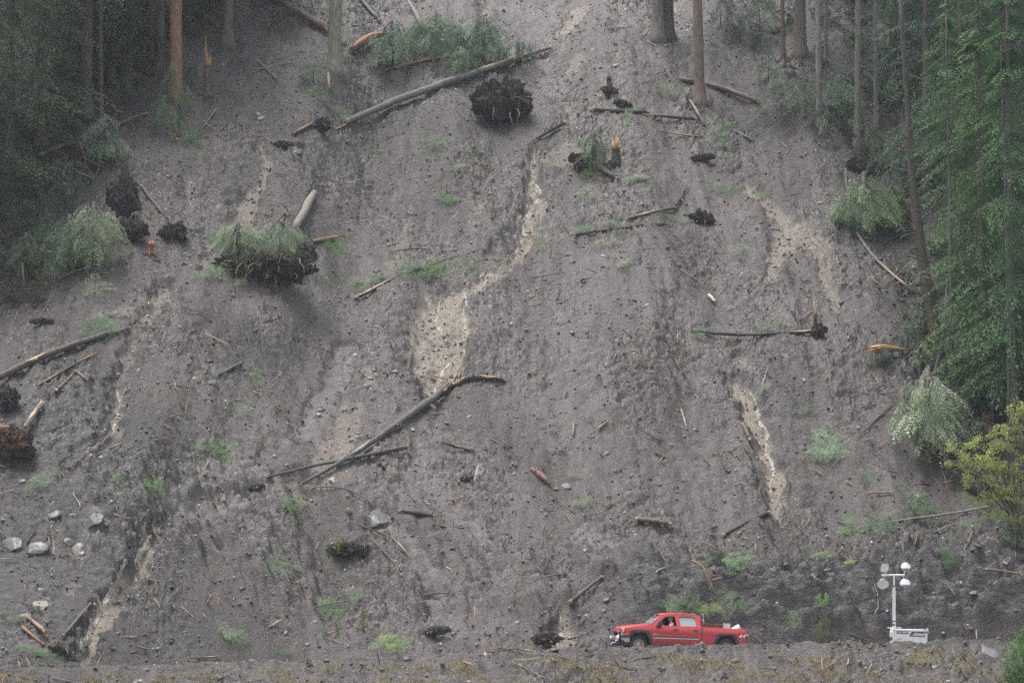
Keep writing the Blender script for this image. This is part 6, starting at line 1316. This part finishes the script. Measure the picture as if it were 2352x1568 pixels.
# scattered stones, each its own object
n = 0
while n < 150:
    x = rng.uniform(-34, 32); y = 104.5 + 68*rng.random()**1.5
    z = ground_z(x, y); ok, u, v = inframe(x, y, z)
    if not ok or (y > 118 and not on_mud(x, y)) or 107.6 < y < 116: continue
    s = rng.uniform(.14, .42)*FPX/y; c = rng.choice([PG, MG, TN, MG, DG, (.28, .27, .26)])
    rock(u, v, s, s*rng.uniform(.45, .8), c, '%s stone lying in the mud near %s' % ({PG: 'small pale', MG: 'small grey', TN: 'small tan', DG: 'small dark'}.get(c, 'small light grey'), near(u, v).replace(' with a reddish stick', '').replace('bright yellow green', 'yellow green').replace(' of the main rill', '').replace('standing ', '').replace('bright ', '')), rng.randrange(7), 'stones scattered over the mud', .5, rng.uniform(0, 6)); n += 1
# sticks and splinters
STK = []
for i in range(8):
    rg = random.Random(i+5); mb = MB(); k = 5; b = rg.uniform(-.12, .12)
    pts = [(-.5+j/4, b*math.sin(j/4*math.pi)+rg.uniform(-.03, .03), .03+abs(rg.uniform(0, .04))) for j in range(k)]
    if i % 2: mb.tube(pts, [.022, .02, .017, .012, .004], 5)
    else: mb.tube(pts, [.028, .024, .022, .018, .010], 5)
    STK.append(mb.mesh('stick', M['wood'], True))
for i in range(3):
    rg = random.Random(i+50); mb = MB()
    mb.tube([(-.5, 0, .03), (-.2, .04, .05), (.1, 0, .06), (.5, -.05, .1)], [.02, .018, .014, .005], 5); STK.append(mb.mesh('stick', M['wood'], True))
for i in range(6):
    rg = random.Random(i+150); mb = MB(); P_ = [Vector((-.5+j/7, .16*math.sin(j*.45+i)+rg.uniform(-.02, .02), .04+.05*math.sin(j*.5))) for j in range(8)]
    mb.tube(P_, [.02-.0022*j for j in range(8)], 5)
    for j in (2, 4, 5):
        d = Vector((.5, rg.choice((-1, 1))*rg.uniform(.5, 1), rg.uniform(.1, .5))).normalized(); L = rg.uniform(.12, .3); mb.tube([P_[j], P_[j]+d*L*.5, P_[j]+d*L+Vector((.04, 0, -.02))], [.011, .008, .003], 4)
    STK.append(mb.mesh('stick', M['wood'], True))
SHD = []
for i in range(4):
    rg = random.Random(i+90); mb = MB(); w = rg.uniform(.03, .06); k_ = 5
    top = [(-.5+j/(k_-1)+rg.uniform(-.05, .05), w*rg.uniform(.4, 1.2)) for j in range(k_)]; bot = [(-.5+j/(k_-1)+rg.uniform(-.05, .05), -w*rg.uniform(.3, 1.1)) for j in range(k_)][::-1]
    v0 = [(a_, b_, .015+.03*rg.random()) for a_, b_ in top+bot]; m_ = len(v0)
    mb.add(v0 + [(a_, b_*.7, c_+.03+rg.uniform(0, .03)) for a_, b_, c_ in v0], [tuple(range(m_)), tuple(range(2*m_-1, m_-1, -1))] + [(j, (j+1) % m_, (j+1) % m_+m_, j+m_) for j in range(m_)]); SHD.append(mb.mesh('wood_shard', M['wood']))
kinds = [((.42, .33, .23), 'pale'), ((.33, .19, .10), 'orange'), ((.22, .12, .08), 'reddish'), ((.14, .115, .095), 'brown'), ((.055, .046, .04), 'dark'), ((.27, .255, .235), 'grey')]
n = 0
while n < 285:
    x = rng.uniform(-34, 30); y = 105 + 67*rng.random()**1.15
    z = ground_z(x, y); ok, u, v = inframe(x, y, z)
    if not ok or (y > 118 and not (L_edge(y)-2 < x < R_edge(y)+2)) or 107.8 < y < 116: continue
    c, cn = kinds[rng.choice([0, 1, 1, 2, 3, 3, 4, 4, 5])]
    shard = rng.random() < .15
    if shard: L = rng.uniform(.25, .7); c, cn = kinds[rng.choice([0, 1, 2])]
    else: L = rng.choice([rng.uniform(.4, 1.1), rng.uniform(.9, 2.2)])
    me = rng.choice(SHD if shard else STK); o = link('wood_shard' if shard else 'stick', me, None, tuple(q*rng.uniform(.8, 1.15) for q in c))
    tag(o, ('%s shard of split wood on the mud near %s' if shard else ('long' if L > 1.1 else 'short')+' %s broken stick on the mud near %s') % (cn, near(u, v)), 'wood shard' if shard else 'stick', 'splinters of split wood on the mud' if shard else 'broken sticks strewn over the mud')
    Rm = surf_rot(x, y, rng.uniform(0, 6.28)) @ Matrix.Rotation(rng.uniform(-.15, .08) if rng.random() < .8 else -.5, 3, 'Y')
    o.location = Vector((x, y, z + .03)); o.rotation_euler = Rm.to_euler(); t_ = rng.uniform(.8, 1.4)*(.7+.5*L); o.scale = (L, t_, t_); n += 1
n = 0
while n < 90:
    left = rng.random() < .62; y = rng.uniform(124, 168) if left else rng.uniform(118, 166)
    x = float(L_edge(y)) + rng.uniform(-7, 1.0) if left else float(R_edge(y)) + rng.uniform(-1.0, 6); z = ground_z(x, y); ok, u, v = inframe(x, y, z)
    if not ok: continue
    c, cn = kinds[rng.choice([0, 1, 3, 3, 4, 5, 5])]; L = rng.uniform(1.2, 4.0); o = link('fallen_branch', rng.choice(STK[:8]+STK[11:]), None, tuple(q*rng.uniform(.6, 1) for q in c))
    tag(o, '%s dead branch in the forest edge tangle near %s' % (cn, near(u, v)), 'branch', 'dead branches tangled at the forest edges')
    o.location = (x, y, z + rng.uniform(.1, .9)); o.rotation_euler = (rng.uniform(-.4, .4), rng.uniform(-.9, .9), rng.uniform(0, 6.28)); t_ = rng.uniform(1.3, 2.2); o.scale = (L, t_, t_); n += 1
o = link('wood_shard', SHD[1], None, (.72, .62, .44)); tag(o, 'cream coloured chip of fresh wood lying alone on the right middle mud', 'wood shard')
p = hit(1634, 690); o.location = p + Vector((0, -.05, .12)); o.rotation_euler = (surf_rot(p.x, p.y, R(105))).to_euler(); o.scale = (.66, 3.2, 1.2)

# ------------------------------------------------------------------ uncountable litter: clods, gravel, splinters, needles, grass
def field(N_, seed, want):
    """random ground points in view; want(x, y) gives the chance to keep one"""
    r = np.random.RandomState(seed); x = r.uniform(-36, 36, N_*6); y = 103.6 + 72*r.rand(N_*6)**1.25
    z = bil(Z, x, y); m = FPX/y; u = 1176+x*m; v = HORIZON-(z-CAMZ)*m
    k = (u > -60) & (u < 2412) & (v > -40) & (v < 1600) & (r.rand(N_*6) < want(x, y)) & ~((y > 108.2) & (y < 115.3) & (x > -12))
    return x[k][:N_], y[k][:N_], z[k][:N_], r
CUBE = np.array([(x, y, z) for z in (-.5, .5) for y in (-.5, .5) for x in (-.5, .5)]); CF = np.array([(0,2,3,1),(4,5,7,6),(0,1,5,4),(2,6,7,3),(0,4,6,2),(1,3,7,5)])
def chunks(name, x, y, z, r, smin, smax, asp, matn, label, color, sink=.1, power=2.5):
    n = len(x); s = (smin + (smax-smin)*r.rand(n)**power)[:, None, None]
    P = CUBE[None]*(1 + r.uniform(-.38, .38, (n, 8, 3))); P = P*np.array(asp)[None, None, :]*r.uniform(.7, 1.3, (n, 1, 3))*s
    q = r.normal(0, 1, (n, 4)); q[:, 0] += 1.2; q /= np.linalg.norm(q, axis=1)[:, None]; a, b, c, d = q.T
    Rm = np.stack([np.stack([1-2*(c*c+d*d), 2*(b*c-a*d), 2*(b*d+a*c)], 1), np.stack([2*(b*c+a*d), 1-2*(b*b+d*d), 2*(c*d-a*b)], 1), np.stack([2*(b*d-a*c), 2*(c*d+a*b), 1-2*(b*b+c*c)], 1)], 1)
    P = np.einsum('nij,nkj->nki', Rm, P) + np.stack([x, y, z + sink*s[:, 0, 0]], 1)[:, None, :]
    F_ = (CF[None] + (np.arange(n)*8)[:, None, None]).reshape(-1, 4)
    me = np_mesh(name, P.reshape(-1, 3), F_, matn, False, {'leafrnd': np.repeat(r.rand(n), 8)})
    o = link(name, me, None, color); tag(o, label, None, None, 'stuff'); return o
def mat_litter(name, stops, rough=.6):
    m, nt, b, _ = new_mat(name); rp = nt.nodes.new('ShaderNodeValToRGB'); nt.links.new(attr(nt, 'leafrnd'), rp.inputs[0])
    e = rp.color_ramp.elements; e[0].position = stops[0][0]; e[0].color = (*stops[0][1], 1); e[1].position = stops[-1][0]; e[1].color = (*stops[-1][1], 1)
    for p_, c_ in stops[1:-1]: k = e.new(p_); k.color = (*c_, 1)
    n = noise(nt, ocoord(nt), 16, 3); nt.links.new(mix(nt, ramp(nt, n, .35, .65, 0, .5), rp.outputs[0], (.05, .043, .04)), b.inputs['Base Color']); b.inputs['Roughness'].default_value = rough; return m
ML_clod = mat_litter('clod_mud', [(0, (.035, .028, .025)), (.3, (.06, .05, .044)), (.7, (.10, .085, .076)), (1, (.20, .18, .165))], .55)
ML_stone = mat_litter('gravel_stone', [(0, (.10, .095, .09)), (.5, (.22, .205, .185)), (1, (.42, .40, .36))], .5)
ML_wood = mat_litter('splinter_wood', [(0, (.04, .032, .027)), (.4, (.13, .085, .055)), (.7, (.34, .19, .10)), (1, (.50, .38, .26))], .7)
den = lambda x, y: (.25 + .75*sstep(-.25, .35, perlin(x/2.5, y/2.5, 81)+.5*perlin(x/.7, y/.7, 82)))*(.45+.55*sstep(.1, -.1, 0*x))
STf = lambda x, y: bil(ST, x, y)
chunks('mud_clods', *field(16000, 1, lambda x, y: den(x, y)*(1-.75*STf(x, y))), .035, .15, (1, .8, .6), ML_clod, 'clods of wet mud strewn over the slope', (1, 1, 1), .12, 4.0)
chunks('gravel', *field(9000, 2, lambda x, y: .04 + .96*STf(x, y)+.2*bil(PA, x, y)), .04, .24, (1, .7, .35), ML_stone, 'pale broken gravel along the rills', (1, 1, 1), .1, 3.0)
chunks('small_stones', *field(5000, 3, lambda x, y: .3*den(x, y)), .035, .16, (1, .8, .5), ML_stone, 'small light stones speckling the mud', (1, 1, 1), .2, 3.0)
chunks('wood_splinters', *field(7500, 4, lambda x, y: den(x, y)*.5*(1-STf(x, y)) + .3*bil(FO, x, y)), .10, .95, (1, .045, .04), ML_wood, 'small splinters of broken wood over the mud', (1, 1, 1), .08, 2.6)
def sprigs(name, x, y, z, r, smin, smax, color, label):
    temps = [frond(np.random.RandomState(i+200), 1.0, 7, .3, .5, .17, .06, .12) for i in range(4)]; Q = []; T = []; C = []
    for i in range(len(x)):
        q, t = temps[i % 4]; s = r.uniform(smin, smax); P = q.reshape(-1, 3)*s
        Mx = rotz(r.uniform(0, 6.28)) @ roty(r.uniform(-.9, .5)) @ rotx(r.uniform(-.5, .5)); P = P @ Mx.T + np.array([x[i], y[i], z[i]+.04])
        Q.append(P.reshape(-1, 4, 3)); T.append(t*.5); C.append(np.full(len(t), r.uniform(0, .7))+r.uniform(.1, .3, len(t)))
    o = link(name, leaf_mesh(name, np.concatenate(Q), np.concatenate(T), M['needle'], r, np.concatenate(C)), None, color); tag(o, label, None, None, 'stuff'); return o
sprigs('needle_litter', *field(1500, 5, lambda x, y: .6*sstep(.15, .5, perlin(x/3, y/3, 85)+.3*perlin(x/.9, y/.9, 86))+.03), .15, .5, (.085, .13, .06), 'torn conifer sprigs littering the mud')
sprigs('undergrowth', *field(3600, 6, lambda x, y: bil(FO, x, y)*sstep(-.3, .3, perlin(x/2, y/2, 87))), .5, 1.5, (.055, .080, .045), 'dull ferns and saplings covering the forest floor')
# dry grass on the bank below the road
r = np.random.RandomState(9); gx = r.uniform(-28, 28, 90000); gy = r.uniform(102.5, 107.0, 90000)
k = r.rand(90000) < bil(GR, gx, gy)*.8; gx = gx[k][:26000]; gy = gy[k][:26000]; gz = bil(Z, gx, gy); n = len(gx)
a = r.uniform(0, 6.28, n); L = r.uniform(.06, .22, n); dx = np.cos(a)*L*.7; dy = np.sin(a)*L*.7 - .04; w = .008
V_ = np.stack([np.stack([gx-w, gy, gz-.02], 1), np.stack([gx+w, gy, gz-.02], 1), np.stack([gx+dx*.5+w, gy+dy*.5, gz+L*.5], 1), np.stack([gx+dx, gy+dy, gz+L*.6], 1)], 1)
gme = np_mesh('dry_grass', V_.reshape(-1, 3), np.arange(n*4).reshape(n, 4), M['grass'], False, {'leafrnd': np.repeat(r.rand(n), 4), 'tip': np.zeros(n*4)})
go = link('dry_grass', gme, None, (.30, .25, .14)); tag(go, 'dry yellowish grass on the bank below the road', None, None, 'stuff')
# ------------------------------------------------------------------ running muddy water in the rills
def mat_water():
    m, nt, b, _ = new_mat('muddy_water'); co = ocoord(nt); n = noise(nt, co, 5, 5, .65); n2 = noise(nt, co, 22, 2)
    c = mix(nt, ramp(nt, n, .38, .62), (.17, .14, .105), (.34, .30, .235)); c = mix(nt, ramp(nt, n2, .60, .68, 0, .8), c, (.58, .54, .46))
    nt.links.new(c, b.inputs['Base Color']); b.inputs['Roughness'].default_value = .18; bump(nt, b, mth(nt, 'ADD', n, n2), .7, .06); return m
M['water'] = mat_water()
def rill(pts, label, wid=1.0, seed=0):
    rg = np.random.RandomState(seed); P = []
    for (u0, v0, w0), (u1, v1, w1) in zip(pts[:-1], pts[1:]):
        k = max(2, int(math.hypot(u1-u0, v1-v0)/2.2))
        for i in range(k): f = i/k; P.append((u0+(u1-u0)*f, v0+(v1-v0)*f, w0+(w1-w0)*f))
    xs_ = []
    for i, (u, v, w) in enumerate(P):
        u += 4.5*float(perlin(i*.09, seed+.5, 91)) + 2.5*float(perlin(i*.31, seed+.5, 92)); h = hit_on(Z0s, u, v); m = FPX/h[1]
        ww = 1.25*w/m/2*wid*(.5+1.2*abs(float(perlin(i*.17, seed+3.5, 93)))); xs_.append((h[0], h[1], ww))
    vs = []; fs = []
    for i, (x, y, w) in enumerate(xs_):
        for t in (-1, -.5, 0, .5, 1):
            X = x+t*w; vs.append((X, y, ground_z(X, y) + .035 - .05*abs(t)))
    # ease the surface along the flow so that it bridges the roughness
    A = np.array(vs).reshape(-1, 5, 3)
    for _ in range(3): A[1:-1, :, 2] = np.maximum((A[:-2, :, 2]+A[2:, :, 2])/2, A[1:-1, :, 2])*.6 + A[1:-1, :, 2]*.4
    for i in range(len(xs_)-1):
        for k in range(4): fs.append((i*5+k, i*5+k+1, (i+1)*5+k+1, (i+1)*5+k))
    o = link('stream_water', np_mesh('stream_water', A.reshape(-1, 3), np.array(fs), M['water'], True)); tag(o, label, None, None, 'structure'); return o
rill([(1222, 340, 3), (1224, 372, 5), (1218, 405, 6), (1240, 450, 10), (1212, 500, 9), (1206, 545, 8), (1190, 582, 6), (1150, 606, 5), (1100, 642, 6), (1066, 668, 6), (1072, 700, 9), (1066, 740, 9), (1074, 785, 7), (1060, 820, 10), (1020, 852, 9), (1002, 890, 10), (1000, 916, 8)], 'pale muddy water running down the main rill', .9, 1)
rill([(1040, 676, 5), (1010, 700, 8), (1000, 740, 6), (1030, 790, 5), (1005, 850, 5)], 'thin side trickle in the stony pool of the main rill', .8, 2)
rill([(1725, 900, 4), (1740, 950, 6), (1758, 1000, 5), (1765, 1050, 7), (1775, 1090, 10), (1770, 1130, 9), (1778, 1165, 6)], 'pale trickle in the gully on the right', .9, 3)
rill([(270, 880, 3), (274, 920, 5), (266, 960, 4), (262, 992, 5), (235, 1018, 4), (180, 1060, 3), (152, 1085, 3)], 'thin trickle in the rill at the left', .9, 4)
rill([(350, 1236, 4), (332, 1262, 8), (318, 1290, 8), (313, 1316, 6)], 'upper tan cascade at the lower left', 1, 5)
rill([(292, 1302, 4), (272, 1340, 8), (262, 1370, 9), (235, 1398, 14), (222, 1430, 12), (205, 1462, 9), (186, 1500, 8)], 'lower tan cascade at the lower left', 1, 6)
rill([(1285, 1404, 4), (1287, 1440, 6), (1290, 1474, 8)], 'small waterfall at the road edge', 1, 7)
rill([(122, 1200, 3), (122, 1235, 4), (124, 1275, 4)], 'thin trickle over the lower left slabs', 1, 8)
# ------------------------------------------------------------------ mist and rain haze in the air
mv = bpy.data.materials.new('air'); mv.use_nodes = True; nt = mv.node_tree; nt.nodes.clear()
pv = nt.nodes.new('ShaderNodeVolumePrincipled'); pv.inputs['Color'].default_value = (.84, .92, 1.0, 1); pv.inputs['Density'].default_value = .00022
pv.inputs['Anisotropy'].default_value = 0.0
ov = nt.nodes.new('ShaderNodeOutputMaterial'); nt.links.new(pv.outputs[0], ov.inputs['Volume'])
hb = MB().box(-195, 195, -75, 335, float(Z.min())-1.2, max(float(Z.max()), 85)+30); hz = hb.build('haze', mv)
tag(hz, 'thin rainy mist filling the air in front of the slope', None, None, 'stuff')
